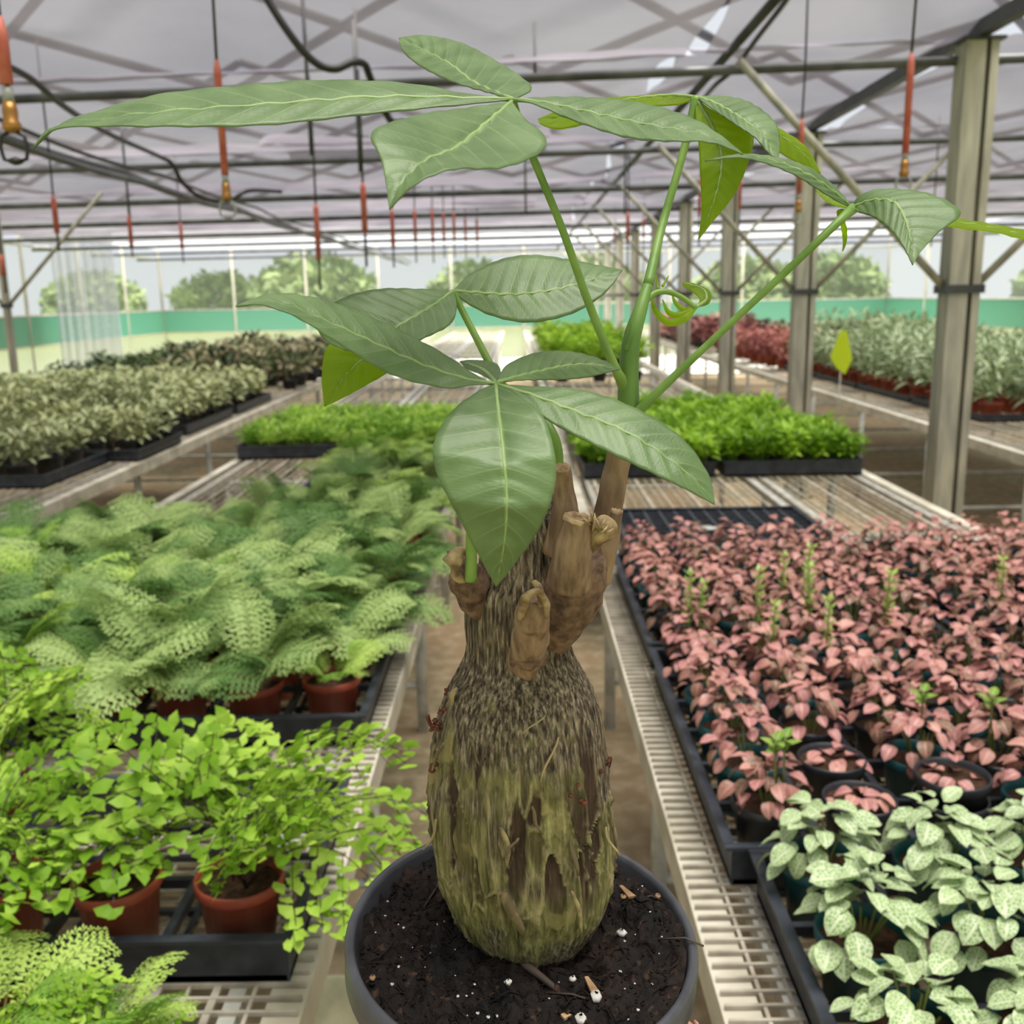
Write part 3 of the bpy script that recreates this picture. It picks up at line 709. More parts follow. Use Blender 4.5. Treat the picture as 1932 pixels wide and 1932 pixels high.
def frond_clear(me, m, here, pots, zfloor):
    if me.name not in _co:
        a = np.empty(3*len(me.vertices), dtype=np.float32); me.vertices.foreach_get('co', a); _co[me.name] = np.c_[a.reshape(-1, 3), np.ones(len(me.vertices))]
    v = _co[me.name] @ np.array(m).T
    if ((v[:, 2] < zfloor) & (v[:, 0] > -1.50) & (v[:, 0] < -.24)).any(): return False
    for px, py in pots:
        if (px-here[0])**2 + (py-here[1])**2 < 1e-4 or abs(px-here[0]) > .35 or abs(py-here[1]) > .35: continue
        if ((v[:, 2] < ZB+.013+H4+.002) & ((v[:, 0]-px)**2 + (v[:, 1]-py)**2 < .058**2)).any(): return False
    return True
def fern(name, x, y, z, meshes, n, label, cat, group, s0, s1, rnd, potme=P_TERRA, tx=0, ty=0, az=None, hp=H4, pots=(), zfloor=ZB+.068):
    t = potted(name, x, y, z, potme, hp, label, cat, group, 0.0, tx, ty)
    for k in range(n):
        th = (k*2.39996 + rnd.uniform(-.4, .4)) if az is None else rnd.uniform(*az)
        for tries in range(40):
            me = rnd.choice(meshes); f = max(.55, 1-.02*tries); at = (.012*math.cos(th), .012*math.sin(th), hp-.014)
            rot = (rnd.uniform(-.5, .45)+.02*tries, rnd.uniform(-.4, .4)*f, th-PI/2+rnd.uniform(-.02, .02)*tries); sc = rnd.uniform(s0*.8, s1*1.12)*f
            m = Matrix.LocRotScale(Vector((x, y, z)), t.rotation_euler, None) @ Matrix.LocRotScale(Vector(at), mathutils.Euler(rot), Vector((sc, sc, sc)))
            if frond_clear(me, m, (x, y), pots, zfloor): break
        ob('frond', me, t, at, rot, sc)
    return t
tray(-.875, -.282, 1.048, 1.45, 4, 3, 'black carry tray holding maidenhair ferns in terracotta pots')
MG = 'maidenhair ferns in terracotta pots'
MPOTS = [(-.504, 1.115), (-.356, 1.115), (-.653, 1.115), (-.801, 1.383)]; PPOTS = [(-.66, .86), (-.53, .87), (-.60, .745), (-.40, .83)]
for (px, py, n, az, lab) in ((-.504, 1.115, 5, (0.5, 2.5), 'lime maidenhair fern in a terracotta pot showing bare peat in the carry tray'),
                             (-.356, 1.115, 10, (-.7, 2.6), 'lime maidenhair fern spilling over the aisle edge from a terracotta pot'),
                             (-.653, 1.115, 11, None, 'lime maidenhair fern in a tipped terracotta pot at the tray end')):
    fern('maidenhair_fern', px, py, ZB+.013, MF, n, lab, 'fern', MG, .85, 1.15, FL_, tx=FL_.uniform(-.02, .02), ty=.03 if px > -.4 else -.02, az=az, pots=MPOTS+PPOTS, zfloor=ZB+.004)
for (x, y) in ((-.801, 1.383),):
    fern('maidenhair_fern', x, y, ZB+.012, MF, 9, 'lime maidenhair fern in the back row of the carry tray', 'fern', MG, .8, 1.1, FL_, pots=MPOTS, zfloor=ZB+.004)
for (x, y) in ((-.66, .86), (-.53, .87), (-.60, .745), (-.40, .83)):
    fern('pale_fern', x, y, ZB+.004, FRP+MF[:1], 12, 'pale green fern standing before the maidenhair tray, %s from the aisle rail' % ORD[(-.40, -.53, -.60, -.66).index(x)], 'fern', 'pale ferns before the maidenhair tray', .45, .68, FL_, pots=MPOTS+PPOTS, zfloor=ZB+.006)
for kt, (ya, yb) in enumerate(((1.69, 2.32), (2.36, 2.99), (3.03, 3.66), (3.70, 4.33))):
    tray(-.86, -.29, ya, yb, 4, 4, 'black carry tray under lacy ferns along the aisle rail, %s behind the maidenhair tray' % ORD[kt], .062, 'fern trays')
    if ya < 2.9: tray(-1.45, -.90, ya, yb, 4, 4, 'black carry tray under lacy ferns by the outer rail, %s behind the maidenhair tray' % ORD[kt], .062, 'fern trays at the far side')
LACY = []
for j in range(16):
    y = (1.69, 2.36, 3.03, 3.70)[j//4] + .1575*(j % 4 + .5)
    for i in range(8):
        x = -.29-.1425*(i+.5) if i < 4 else -.90-.1375*(i-3.5)
        if x < -.9 and y > 2.8: continue
        if x < -.7 and y > 3.4: continue
        if FL_.random() < .08: continue
        LACY.append((x+FL_.uniform(-.008, .008), y+FL_.uniform(-.012, .012), i, j))
LPOTS = [q_[:2] for q_ in LACY]
for x, y, i, j in LACY:
    pale = y > 3.9 or (j == 0 and i == 0)
    fern('lacy_fern', x, y, ZB+.012, FRP if pale else (FR if FL_.random() < .85 else FRP), 9,
             'light green lacy fern, %s row behind the maidenhair tray, %s from the aisle rail' % (ORD[j], ORD[i]) if pale and y > 3.9 else ('small bright fern in a red pot at the aisle corner' if pale else 'lacy green fern, %s row behind the maidenhair tray, %s from the aisle rail' % (ORD[j], ORD[i])),
             'fern', 'light ferns' if pale else 'lacy ferns in rows', .75 if not (j == 0 and i == 0) else .5, 1.05 if not (j == 0 and i == 0) else .6, FL_, pots=LPOTS)

# --- far left bench -----------------------------------------------------------------
VAR = [clump_mesh('foliage', 110, .13, .17, .07, .032, [M['varieg']], i+20, .35) for i in range(4)]
DRK = [clump_mesh('foliage', 90, .13, .17, .08, .03, [M['dark_leaf']], i+30, .4) for i in range(2)]
ASH = [clump_mesh('foliage', 80, .14, .24, .10, .035, [M['ash_leaf'], M['dark_leaf']], i+35, .5) for i in range(3)]
WHT = [clump_mesh('foliage', 90, .14, .24, .11, .032, [M['white_leaf']], i+40, .5) for i in range(4)]
RED = [clump_mesh('foliage', 80, .14, .22, .09, .04, [M['red_leaf']], i+50, .4) for i in range(2)]
PLM = [clump_mesh('foliage', 80, .14, .24, .10, .045, [M['plum_leaf'], M['red_leaf']], i+60, .4) for i in range(2)]
P_BIGB = pot_mesh('pot', .075, .09, M['black_plastic'], n=18); P_BIGT = pot_mesh('pot', .075, .10, M['terracotta'], n=18)
S7 = soil_mesh('soil', .066, M['peat'], 16)
def potbed(name, xs, ys, meshes, potme, label, cat, group, rnd, s=1.0, z=ZB+.0025, jit=.02, hp=.09, ps=1.0, flip=False, wide=.8):
    for j, y in enumerate(ys):
        for i, x in enumerate(xs):
            t = empty(name, (x+rnd.uniform(-jit, jit), y+rnd.uniform(-jit, jit), z), rnd.uniform(0, 6.28)); tag(t, label % (ORD[j], ORD[len(xs)-1-i if flip else i]), cat, group)
            ob('pot', potme, t, None, None, ps); ob('soil', S7, t, (0, 0, (hp-.012)*ps), None, ps)
            sc_ = s*rnd.uniform(.85, 1.15); f = ob('foliage', rnd.choice(meshes), t, (0, 0, (hp-.02)*ps), None, (sc_*wide, sc_*wide, sc_)); f['kind'] = 'stuff'
FB = random.Random(88)
ar = lambda a, b_, d: list(np.arange(a, b_, d))
for kt, (ya, yb, xe) in enumerate(((4.35, 5.05, -2.10), (5.08, 5.75, -1.950), (6.08, 7.08, -2.02), (7.22, 8.24, -2.02))):
    tray(-4.25, xe, ya, yb, 9, 4, 'black tray under variegated plants, %s along the bench from its near end' % ORD[kt], .06, 'trays of variegated plants', holes=False)
potbed('variegated_plant', ar(-4.14, -2.2, .21), [4.48, 4.70, 4.92], VAR, P_BIGB, 'cream variegated plant, nearest bench block, %s row, %s from the aisle rail', 'plant', 'near variegated plants', FB, flip=True, z=ZT)
potbed('variegated_plant', ar(-4.14, -2.0, .21), [5.20, 5.41, 5.62], VAR, P_BIGB, 'cream variegated plant, behind the nearest block, %s row, %s from the aisle rail', 'plant', 'near variegated plants', FB, flip=True, z=ZT)
potbed('variegated_plant', ar(-4.1, -2.1, .22), [6.21, 6.46, 6.71, 6.95, 7.35, 7.6, 7.85, 8.1], VAR, P_BIGB, 'olive variegated plant behind the cream ones, %s row, %s from the aisle rail', 'plant', 'second variegated block', FB, 1.15, flip=True, z=ZT)
potbed('ash_leaved_plant', [-3.2, -2.92, -2.64, -2.36, -2.08], ar(9.2, 12.6, .45), ASH, P_BIGB, 'ashy cream plant behind the variegated plants, %s row, %s from the aisle rail', 'plant', 'ashy plants', FB, 1.3, flip=True)
potbed('dark_leaved_plant', [-4.16, -3.92, -3.68, -3.44], ar(9.2, 13.5, .45), DRK, P_BIGB, 'dark green plant beside the ashy plants, %s row, %s from them', 'plant', 'dark plants at the back', FB, 1.3, flip=True)
# --- far right bench ----------------------------------------------------------------
potbed('white_striped_plant', ar(2.95, 4.8, .25), [ya+.14+.27*r for ya in (6.05, 7.2, 8.35, 9.5) for r in range(4)], WHT, P_BIGT, 'white-striped plant in a red pot, %s row, %s from the rail beside the posts', 'plant', 'white-striped plants', FB, 1.25, hp=.10, z=ZT, wide=.72)
for kt, ya in enumerate((6.05, 7.2, 8.35, 9.5)):
    for xa, xb, side in ((2.83, 3.81, 'along the rail'), (3.84, 4.83, 'behind the rail-side tray')):
        tray(xa, xb, ya, ya+1.1, 4, 4, 'black tray under white-striped plants %s, %s from the broad post' % (side, ORD[kt]), .05, 'trays of white-striped plants', holes=False)
potbed('leafy_plant', ar(3.97, 4.85, .42), ar(10.85, 14.8, .55), DRK+WHT, P_BIGT, 'tall green plant beside the coral red ones, %s row, %s from them', 'plant', 'tall green plants at the back', FB, 1.7, hp=.10, wide=.66)
potbed('red_leaved_plant', ar(2.85, 3.75, .27), ar(10.75, 14.2, .4), RED, P_BIGT, 'coral red plant behind the white-striped plants, %s row, %s from the post side', 'plant', 'coral red plants', FB, 1.15, hp=.10)
potbed('plum_leaved_plant', ar(2.75, 3.75, .32), ar(14.75, 19.6, .55), PLM, P_BIGB, 'dark plum plant behind the coral red ones, %s row, %s from the post side', 'plant', 'plum plants', FB, 1.4)

potbed('leafy_green_plant', [.46, .80, 1.14], ar(9.5, 16.0, .75), SEED, P_BIGB, 'tall green plant, %s row behind the bright seedlings, %s from aisle rail', 'plant', 'green plants further down the wide bench', FB, 2.3, wide=.9)
# ------------------------------------------------------------------ hanging sprinklers and hoses
def sprinkler(Y, pa, pb, pn, label, nozzle=True, group='hanging sprinklers'):
    A, B_ = at_y(*pa, Y), at_y(*pb, Y); Nn = at_y(*pn, Y); x = (A.x+B_.x)/2
    t = empty('hanging_sprinkler', (x, Y, 2.66)); tag(t, label, 'sprinkler', group); Z = 2.66
    b = MB(); b.tube([(0, 0, .34), (.004, 0, (A.z-Z)*.5), (0, 0, A.z-Z)], .0045 if Y < 5 else .006, 6); b.build('drop_tube', M['hose'], t)
    r = .011 if Y < 5 else .016
    b = MB(); b.lathe([(.001, B_.z-Z), (r, B_.z-Z), (r, A.z-Z-.03), (r*.5, A.z-Z), (.001, A.z-Z)], 12); b.build('red_sleeve', M['red'], t)
    b = MB(); b.tube([(0, 0, B_.z-Z), (0, 0, Nn.z-Z+.02)], .004 if Y < 5 else .007, 6); b.build('lower_tube', M['hose'], t)
    if nozzle:
        zn = Nn.z-Z
        b = MB(); b.lathe([(.001, zn+.06), (.011, zn+.06), (.013, zn+.045), (.012, zn+.03), (.016, zn+.026), (.016, zn+.016), (.008, zn+.010), (.001, zn+.010)], 14); b.build('nozzle_body', M['brass'], t)
        b = MB()
        for s in (-1, 1): b.tube([(s*.006, 0, zn+.012), (s*.020, 0, zn+.004), (s*.024, 0, zn-.014), (s*.020, 0, zn-.034), (0, 0, zn-.040)], .0035, 6)
        b.build('nozzle_bridge', M['hose'] if Y < 2.5 else M['nozzle_grey'], t)
        b = MB(); b.lathe([(.001, zn-.030), (.012, zn-.034), (.013, zn-.040), (.004, zn-.044), (.001, zn-.044)], 12); b.build('spinner', M['hose'] if Y < 2.5 else M['nozzle_grey'], t)
        b = MB(); b.lathe([(.001, zn+.085), (.009, zn+.085), (.010, zn+.06), (.001, zn+.06)], 10); b.build('check_valve', M['nozzle_grey'], t)
sprinkler(1.85, (1, 30), (10, 160), (25, 262), 'hanging sprinkler with red sleeve and black bridge nearest the pale ferns')
sprinkler(3.1, (408, 113), (425, 330), (432, 385), 'hanging sprinkler with long red sleeve over the lacy ferns')
sprinkler(3.3, (1722, 100), (1706, 290), (1706, 340), 'hanging sprinkler with long red sleeve over the wide bench')
seen_zone = {}
for Y, a, b_, n in sorted(((4.5, (1514, 225), (1507, 365), (1505, 405)), (6.0, (594, 385), (603, 490), (608, 555)), (5.5, (683, 345), (690, 440), (693, 510)), (8, (738, 395), (743, 465), (745, 510)),
                    (9, (1322, 335), (1319, 405), (1318, 470)), (9, (1398, 335), (1394, 395), (1392, 440)), (6, (100, 370), (108, 440), (112, 480)), (8, (243, 405), (248, 465), (250, 490)),
                    (10, (782, 395), (784, 455), (785, 500)), (11, (815, 395), (817, 458), (818, 500)), (12, (836, 400), (838, 455), (838, 490)), (12, (856, 400), (857, 452), (857, 490)), (14, (878, 410), (878, 455), (878, 490)),
                    (10, (340, 420), (344, 470), (346, 500)), (14, (900, 412), (900, 455), (900, 490)), (9, (1185, 400), (1184, 455), (1184, 520)), (13.2, (1215, 410), (1214, 450), (1214, 520)), (16, (1160, 425), (1160, 460), (1160, 500)),
                    (9, (1762, 380), (1758, 440), (1755, 470)), (6, (3, 480), (6, 520), (8, 560)))):
    xw = at_y(*a, Y).x
    zone = 'variegated plant bench' if xw < -1.7 else 'fern bench' if xw < -.2 else 'narrow aisle' if xw < .22 else 'wide bench' if xw < 1.8 else 'post row'
    seen_zone[zone] = seen_zone.get(zone, -1)+1
    sprinkler(Y, a, b_, n, 'hanging sprinkler line with red sleeve over the %s, %s along from the pot' % (zone, ORD[seen_zone[zone]]), Y < 5, 'sprinkler lines further down')
def hose(pts, r, label, name='water_hose'):
    P = [at_y(px, py, Y) for px, py, Y in pts]; out = []
    for i in range(len(P)-1):
        p0, p1, p2, p3 = P[max(i-1, 0)], P[i], P[i+1], P[min(i+2, len(P)-1)]
        for k in range(8):
            t = k/8; out.append(0.5*((2*p1)+(p2-p0)*t+(2*p0-5*p1+4*p2-p3)*t*t+(3*p1-p0-3*p2+p3)*t**3))
    out.append(P[-1]); b = MB(); b.tube(out, r, 8); o = b.build(name, M['hose']); tag(o, label, 'hose'); return o
hose([(485, -40, 4.4), (505, 0, 4.4), (540, 55, 4.4), (575, 100, 4.42), (605, 124, 4.44), (635, 130, 4.46), (665, 118, 4.5), (688, 122, 4.55), (700, 150, 4.6), (735, 225, 4.8), (760, 230, 5.0)], .016, 'thick black hose looping down from the roof pipe behind the top leaf')
hose([(0, 118, 4.0), (60, 150, 4.3), (120, 200, 4.7), (200, 250, 5.4), (300, 295, 6.4), (325, 310, 6.6), (345, 345, 6.7), (380, 372, 6.8), (432, 378, 6.9), (470, 360, 7.0), (530, 362, 7.6)], .014, 'black hose sagging along the pipe bundle')
hose([(1500, -30, 4.2), (1480, 5, 4.4), (1430, 70, 4.9), (1385, 130, 5.3), (1350, 160, 5.5), (1325, 190, 5.9), (1290, 235, 6.6)], .012, 'thin black hose running along the purlin')
for (px, Y) in ((1008, 5.3), (572, 4.6), (665, 5.2), (1180, 8.2), (230, 7.6), (990, 8.0)):
    a = at_y(px, 20 if Y < 6 else 250, Y); b = MB(); b.tube([(0, 0, 0.25), (0, 0, -.02 if Y == 5.3 else -.45)], .008, 6)
    o = b.build('roof_hanger', M['beam'], None, loc=(a.x, Y, 2.62)); tag(o, 'thin steel hanger rod dropping from the roof', kind='structure')

# ------------------------------------------------------------------ the money tree in its pot, and the hand that holds it
YT = 0.404                      # distance of the trunk axis
RIM = at_y(957, 1724, 0.402); ZR = RIM.z
HP = 0.125; RH = 0.0775
hero = empty('money_tree', (RIM.x, RIM.y, ZR-HP)); tag(hero, 'young money tree with a swollen trunk in a dark grey pot of black soil', 'potted plant')
HO = Vector(hero.location)
def loc(p): return Vector(p) - HO
TILT = math.radians(3.0); TILTX = math.radians(4.5)   # the pot leans towards the viewer
b = MB(); rb = .056; t_ = .0022; wr = lambda z: rb + (RH*.955-rb)*z/HP
b.lathe([(.001, 0), (rb*.94, 0), (rb, .004), (wr(HP-.02), HP-.02), (.0010+wr(HP-.02), HP-.0195), (RH-.0012, HP-.018), (RH, HP-.016), (RH, HP-.003), (RH-.0012, HP-.0006), (RH-.0025, HP), (RH-.004, HP-.0008), (RH-.0046, HP-.003), (wr(HP-.02)-t_, HP-.02), (rb-t_, .006), (.001, .006)], 96)
po = b.build('pot', M['hero_pot'], hero); po.rotation_euler = (TILTX, TILT, 0)
# soil
def soil_h(x, y):
    r = math.hypot(x, y)
    return .0042*noise.noise((x*60, y*60, 1)) + .0050*abs(noise.noise((x*95+3, y*95, 8))) + .0040*noise.noise((x*150, y*150, 4)) + .0016*noise.noise((x*380, y*380, 2)) + .0045*noise.noise((x*22, y*22, 9)) - .12*max(0, r-.062)**1.0
b = MB(); vs, fs = [(0, 0, soil_h(0, 0))], []; NR, NT = 70, 220; RS = RH-.0052
for i in range(1, NR+1):
    for j in range(NT):
        r = RS*i/NR; th = 2*PI*j/NT; x, y = r*math.cos(th), r*math.sin(th); vs.append((x, y, soil_h(x, y)))
for j in range(NT): fs.append((0, 1+j, 1+(j+1) % NT))
for i in range(NR-1):
    for j in range(NT):
        a = 1+i*NT; fs.append((a+j, a+NT+j, a+NT+(j+1) % NT, a+(j+1) % NT))
b.add(vs, fs)
q = N('black_potting_soil'); tc = q.n('TexCoord'); nz = q.n('TexNoise'); q.link(tc.outputs['Object'], nz.inputs[0]); nz.inputs['Scale'].default_value = 220; nz.inputs['Detail'].default_value = 8
nb = q.n('TexNoise'); q.link(tc.outputs['Object'], nb.inputs[0]); nb.inputs['Scale'].default_value = 40; nb.inputs['Detail'].default_value = 5
cc_ = q.mix(q.ramp(nb.outputs[0], [(.4, (0, 0, 0, 1)), (.7, (1, 1, 1, 1))]), srgb(15, 11, 9), srgb(38, 27, 21))
cc_ = q.mix(q.ramp(nz.outputs[0], [(.6, (0, 0, 0, 1)), (.78, (1, 1, 1, 1))]), cc_, srgb(84, 62, 47))
M['hero_soil'] = q.bsdf(cc_, .8, .3, 0, nz.outputs[0], .9, .003)
ZS = HP-.0075
so = b.build('soil', M['hero_soil'], hero, True, (ZS*math.sin(TILT), -ZS*math.sin(TILTX), ZS)); so.rotation_euler = (TILTX, TILT, 0)
rs = random.Random(12)
R_SOIL = po.rotation_euler.to_matrix(); S_AT = Vector(so.location)
def on_soil(px, py, lift=0.0):
    """where the sight line meets the soil, in the soil's own coordinates"""
    d = ray(px, py); n = R_SOIL @ Vector((0, 0, 1)); c = HO + S_AT; P = CAM + d*((c-CAM).dot(n)/d.dot(n)); q_ = R_SOIL.transposed() @ (P-c)
    return Vector((q_.x, q_.y, soil_h(q_.x, q_.y)+lift))
M['perlite'] = plain('white_perlite', srgb(226, 222, 214), .8); M['chip'] = noisy('wood_chip', srgb(132, 100, 70), srgb(190, 158, 116), 60, .8)
def pebble(b, c, s, r):
    n1 = 6; vs = []; fs = []
    for i in range(5):
        ph = PI*(i+.5)/5
        for j in range(n1):
            th = 2*PI*j/n1; k = s*r.uniform(.75, 1.15); vs.append((c[0]+k*math.sin(ph)*math.cos(th), c[1]+k*math.sin(ph)*math.sin(th), c[2]+k*.8*math.cos(ph)))
    for i in range(4):
        for j in range(n1): fs.append((i*n1+j, i*n1+(j+1) % n1, (i+1)*n1+(j+1) % n1, (i+1)*n1+j))
    fs.append(tuple(range(n1))); fs.append(tuple(4*n1+j for j in range(n1))); b.add(vs, fs)
b = MB()
for i in range(85):
    r = RS*.95*math.sqrt(rs.random()); th = rs.uniform(0, 6.28); x, y = r*math.cos(th), r*math.sin(th); pebble(b, (x, y, soil_h(x, y)+.0003), rs.choice((.0004, .0005, .0007, .0009)), rs)
o = b.build('perlite', M['perlite'], so); o['kind'] = 'stuff'
b = MB()
for i in range(900):
    r = RS*.97*math.sqrt(rs.random()); th = rs.uniform(0, 6.28); x, y = r*math.cos(th), r*math.sin(th); pebble(b, (x, y, soil_h(x, y)+.0002), rs.uniform(.0004, .0013), rs)
for i in range(420):
    r = RS*.95*math.sqrt(rs.random()); th = rs.uniform(0, 6.28); x, y = r*math.cos(th), r*math.sin(th); a = rs.uniform(0, 6.28); l = rs.uniform(.002, .006); h0 = soil_h(x, y)
    b.tube([(x-l*math.cos(a), y-l*math.sin(a), h0), (x, y, h0+rs.uniform(.0006, .002)), (x+l*math.cos(a+.4), y+l*math.sin(a+.4), h0+rs.uniform(0, .0015))], rs.uniform(.00015, .0004), 4, False)
o = b.build('soil_crumbs', M['hero_soil'], so); o['kind'] = 'stuff'
for (px, py, s_) in ((1124, 1893, .0028), (1172, 1770, .0024), (893, 1775, .0024), (884, 1747, .0026), (1240, 1703, .0016), (1080, 1850, .0018), (1175, 1705, .0016), (703, 1852, .0015), (1095, 1925, .0028), (958, 1875, .0017)):
    b = MB(); pebble(b, (0, 0, 0), s_, rs); o = b.build('perlite_lump', M['perlite'] if s_ > .0016 else M['chip'], so, True, on_soil(px, py, s_*.4))
for (p0, p1) in (((1012, 1800), (1005, 1825)), ((1105, 1850), (1122, 1890)), ((1170, 1680), (1190, 1710)), ((1060, 1920), (1070, 1930))):
    A = on_soil(*p0, .0004); B_ = on_soil(*p1, .0004); b = MB(); d = (B_-A); s_ = Vector((-d.y, d.x, 0)).normalized()*.0022
    b.add([A-s_*.3, A+s_*.4, B_+s_, B_-s_*.7] + [v+Vector((0, 0, .0012)) for v in (A-s_*.3, A+s_*.4, B_+s_, B_-s_*.7)], [(0,3,2,1),(4,5,6,7),(0,1,5,4),(1,2,6,5),(2,3,7,6),(3,0,4,7)]); b.build('bark_chip', M['chip'], so, False)
M['root'] = noisy('dry_root', srgb(42, 34, 30), srgb(82, 70, 60), 40, .7)
P = [on_soil(px, py, dz) for px, py, dz in ((890, 1800, -.001), (930, 1806, .0006), (980, 1820, .0010), (1005, 1842, .0010), (1040, 1862, .0006), (1060, 1872, -.0008))]
b = MB(); b.tube(P, [.0008, .0014, .0018, .0017, .0014, .0006], 8); b.build('surface_root', M['root'], so)
for pts in (((795, 1708), (815, 1685), (838, 1660)), ((1240, 1790), (1290, 1800), (1325, 1812)), ((1030, 1868), (1080, 1880), (1130, 1895)), ((1205, 1712), (1228, 1706), (1248, 1708))):
    P = [on_soil(px, py, .0002+.0012*(i == 1)) for i, (px, py) in enumerate(pts)]
    if pts[0][0] == 1240:                      # the one that hangs over the rim
        P = [P[0], Vector((P[1].x, P[1].y, .0085)), Vector((P[2].x, P[2].y, .0075))]
    b = MB(); b.tube(P, .0005, 5); b.build('fine_root', M['root'], so)

# trunk: silhouette rows measured in the photograph, at the distance of the trunk axis
SIL = [(925, 985, 1020), (945, 945, 1055), (970, 922, 1075), (1000, 915, 1085), (1055, 913, 1092), (1120, 880, 1085), (1175, 878, 1070), (1216, 884, 1074), (1238, 880, 1083), (1287, 846, 1113), (1340, 829, 1130), (1397, 818, 1142), (1465, 809, 1150), (1522, 811, 1154), (1579, 820, 1161), (1628, 829, 1161), (1665, 838, 1154), (1700, 852, 1142), (1735, 872, 1122), (1770, 898, 1098), (1800, 915, 1085)]
zc, xc, rc = [], [], []
for y, l, r in SIL:
    A, B_ = at_y(l, y, YT), at_y(r, y, YT); zc.append((A.z+B_.z)/2); xc.append((A.x+B_.x)/2); rc.append((B_.x-A.x)/2)
zc, xc, rc = np.array(zc[::-1]), np.array(xc[::-1]), np.array(rc[::-1])
def smooth_interp(z, arr):
    return float(np.mean([np.interp(z+d, zc, arr) for d in (-.006, -.003, 0, .003, .006)]))
zlo, zhi = zc[0], zc[-1]
NZ, NA = 300, 260
b = MB(); vs, fs, attr = [], [], []
for i in range(NZ+1):
    z = zlo + (zhi-zlo)*i/NZ; R_ = smooth_interp(z, rc); X_ = smooth_interp(z, xc)
    f = (z-zlo)/(zhi-zlo)
    for j in range(NA):
        th = 2*PI*j/NA; cx, sy = math.cos(th), math.sin(th)
        wob = .9*noise.noise((cx*1.5, sy*1.5, z*25+7)); wz = z*19 + .5*noise.noise((cx*2, sy*2, z*30))
        # a net of raised vertical fibres; the gaps between them are dark or olive
        d_, _p = noise.voronoi((cx*5.0+wob*.8, sy*5.0, wz)); edge = d_[1]-d_[0]
        d2, _q = noise.voronoi((cx*11+wob*1.4, sy*11, wz*1.7)); edge2 = d2[1]-d2[0]
        rw = .10+.10*noise.noise((cx*4, sy*4, z*60+3))
        ridge = max(0, 1-edge/max(.04, rw)); ridge2 = max(0, 1-edge2/.16)
        low = 1-min(1, max(0, (f-.34)/.32))          # the swollen base is the rougher part
        midz = math.exp(-((f-.36)/.14)**2)
        fine = noise.noise((cx*30, sy*30, z*70)); big = noise.noise((cx*1.6+3, sy*1.6, z*30))
        plate = noise.noise((_p[0][0]*3.1, _p[0][1]*3.1, _p[0][2]*2.3))
        gap = max(0, min(1, (plate*1.3+.15)*(midz*1.3+.15*low)))*(1-ridge)
        h = ridge*(.0008*low+.0002)*min(1, f/.12) + ridge2*(.0005*low+.0003)*min(1, f/.1) + .0005*fine + .0014*big - gap*.0022
        attr.append((max(ridge, ridge2*.6)*(.25+.75*low), gap, low))
        r = R_ + h
        vs.append((X_ + r*cx, YT + r*sy*.96, z))
for i in range(NZ):
    for j in range(NA):
        j2 = (j+1) % NA; fs.append((i*NA+j, i*NA+j2, (i+1)*NA+j2, (i+1)*NA+j))
fs.append(tuple(NZ*NA+j for j in range(NA)))
b.add([Vector(v)-HO for v in vs], fs); me = None
def bark_mat():
    q = N('money_tree_bark'); tc = q.n('TexCoord'); at = q.n('Attribute', attribute_name='bark'); sp = q.n('SeparateColor'); q.link(at.outputs['Color'], sp.inputs[0])
    mp = q.n('Mapping'); q.link(tc.outputs['Object'], mp.inputs[0]); mp.inputs['Scale'].default_value = (1, 1, .11)
    n1 = q.n('TexNoise'); q.link(mp.outputs[0], n1.inputs[0]); n1.inputs['Scale'].default_value = 700; n1.inputs['Detail'].default_value = 8; n1.inputs['Roughness'].default_value = .6
    n2 = q.n('TexNoise'); q.link(tc.outputs['Object'], n2.inputs[0]); n2.inputs['Scale'].default_value = 38; n2.inputs['Detail'].default_value = 4
    n3 = q.n('TexNoise'); q.link(mp.outputs[0], n3.inputs[0]); n3.inputs['Scale'].default_value = 260; n3.inputs['Detail'].default_value = 8; n3.inputs['Roughness'].default_value = .65
    # grey brown fibrous bark, olive algae on the base, tan bare patches, dark gaps and pale raised fibres
    bark = q.ramp(n1.outputs[0], [(.36, srgb(44, 37, 31)), (.47, srgb(92, 80, 66)), (.56, srgb(134, 120, 100)), (.66, srgb(178, 164, 140))])
    olive = q.ramp(n3.outputs[0], [(.34, srgb(66, 64, 36)), (.46, srgb(112, 108, 66)), (.56, srgb(142, 136, 90)), (.66, srgb(184, 174, 124))])
    fac = q.math('ADD', q.math('MULTIPLY', sp.outputs[2], .55), q.math('MULTIPLY', q.math('SUBTRACT', n2.outputs[0], .5), 3.2))
    c = q.mix(q.ramp(fac, [(.15, (0, 0, 0, 1)), (.62, (1, 1, 1, 1))]), bark, olive)
    c = q.mix(q.ramp(n2.outputs[0], [(.63, (0, 0, 0, 1)), (.66, (.8, .8, .8, 1))]), c, srgb(164, 150, 100))
    c = q.mix(q.ramp(sp.outputs[1], [(.12, (0, 0, 0, 1)), (.45, (1, 1, 1, 1))]), c, q.ramp(n1.outputs[0], [(.3, srgb(48, 36, 30)), (.7, srgb(88, 68, 54))]))
    c = q.mix(q.math('MULTIPLY', q.ramp(sp.outputs[0], [(.35, (0, 0, 0, 1)), (.85, (1, 1, 1, 1))]), q.ramp(n3.outputs[0], [(.35, (.2, .2, .2, 1)), (.6, (.9, .9, .9, 1))])), c, srgb(176, 160, 122))
    return q.bsdf(c, .75, .3, 0, n1.outputs[0], 1.0, .0022)
M['bark'] = bark_mat()
tr = b.build('trunk', M['bark'], hero)
ca = tr.data.color_attributes.new('bark', 'FLOAT_COLOR', 'POINT')
ca.data.foreach_set('color', np.array([(a, c, d, 1) for a, c, d in attr], dtype=np.float32).ravel())

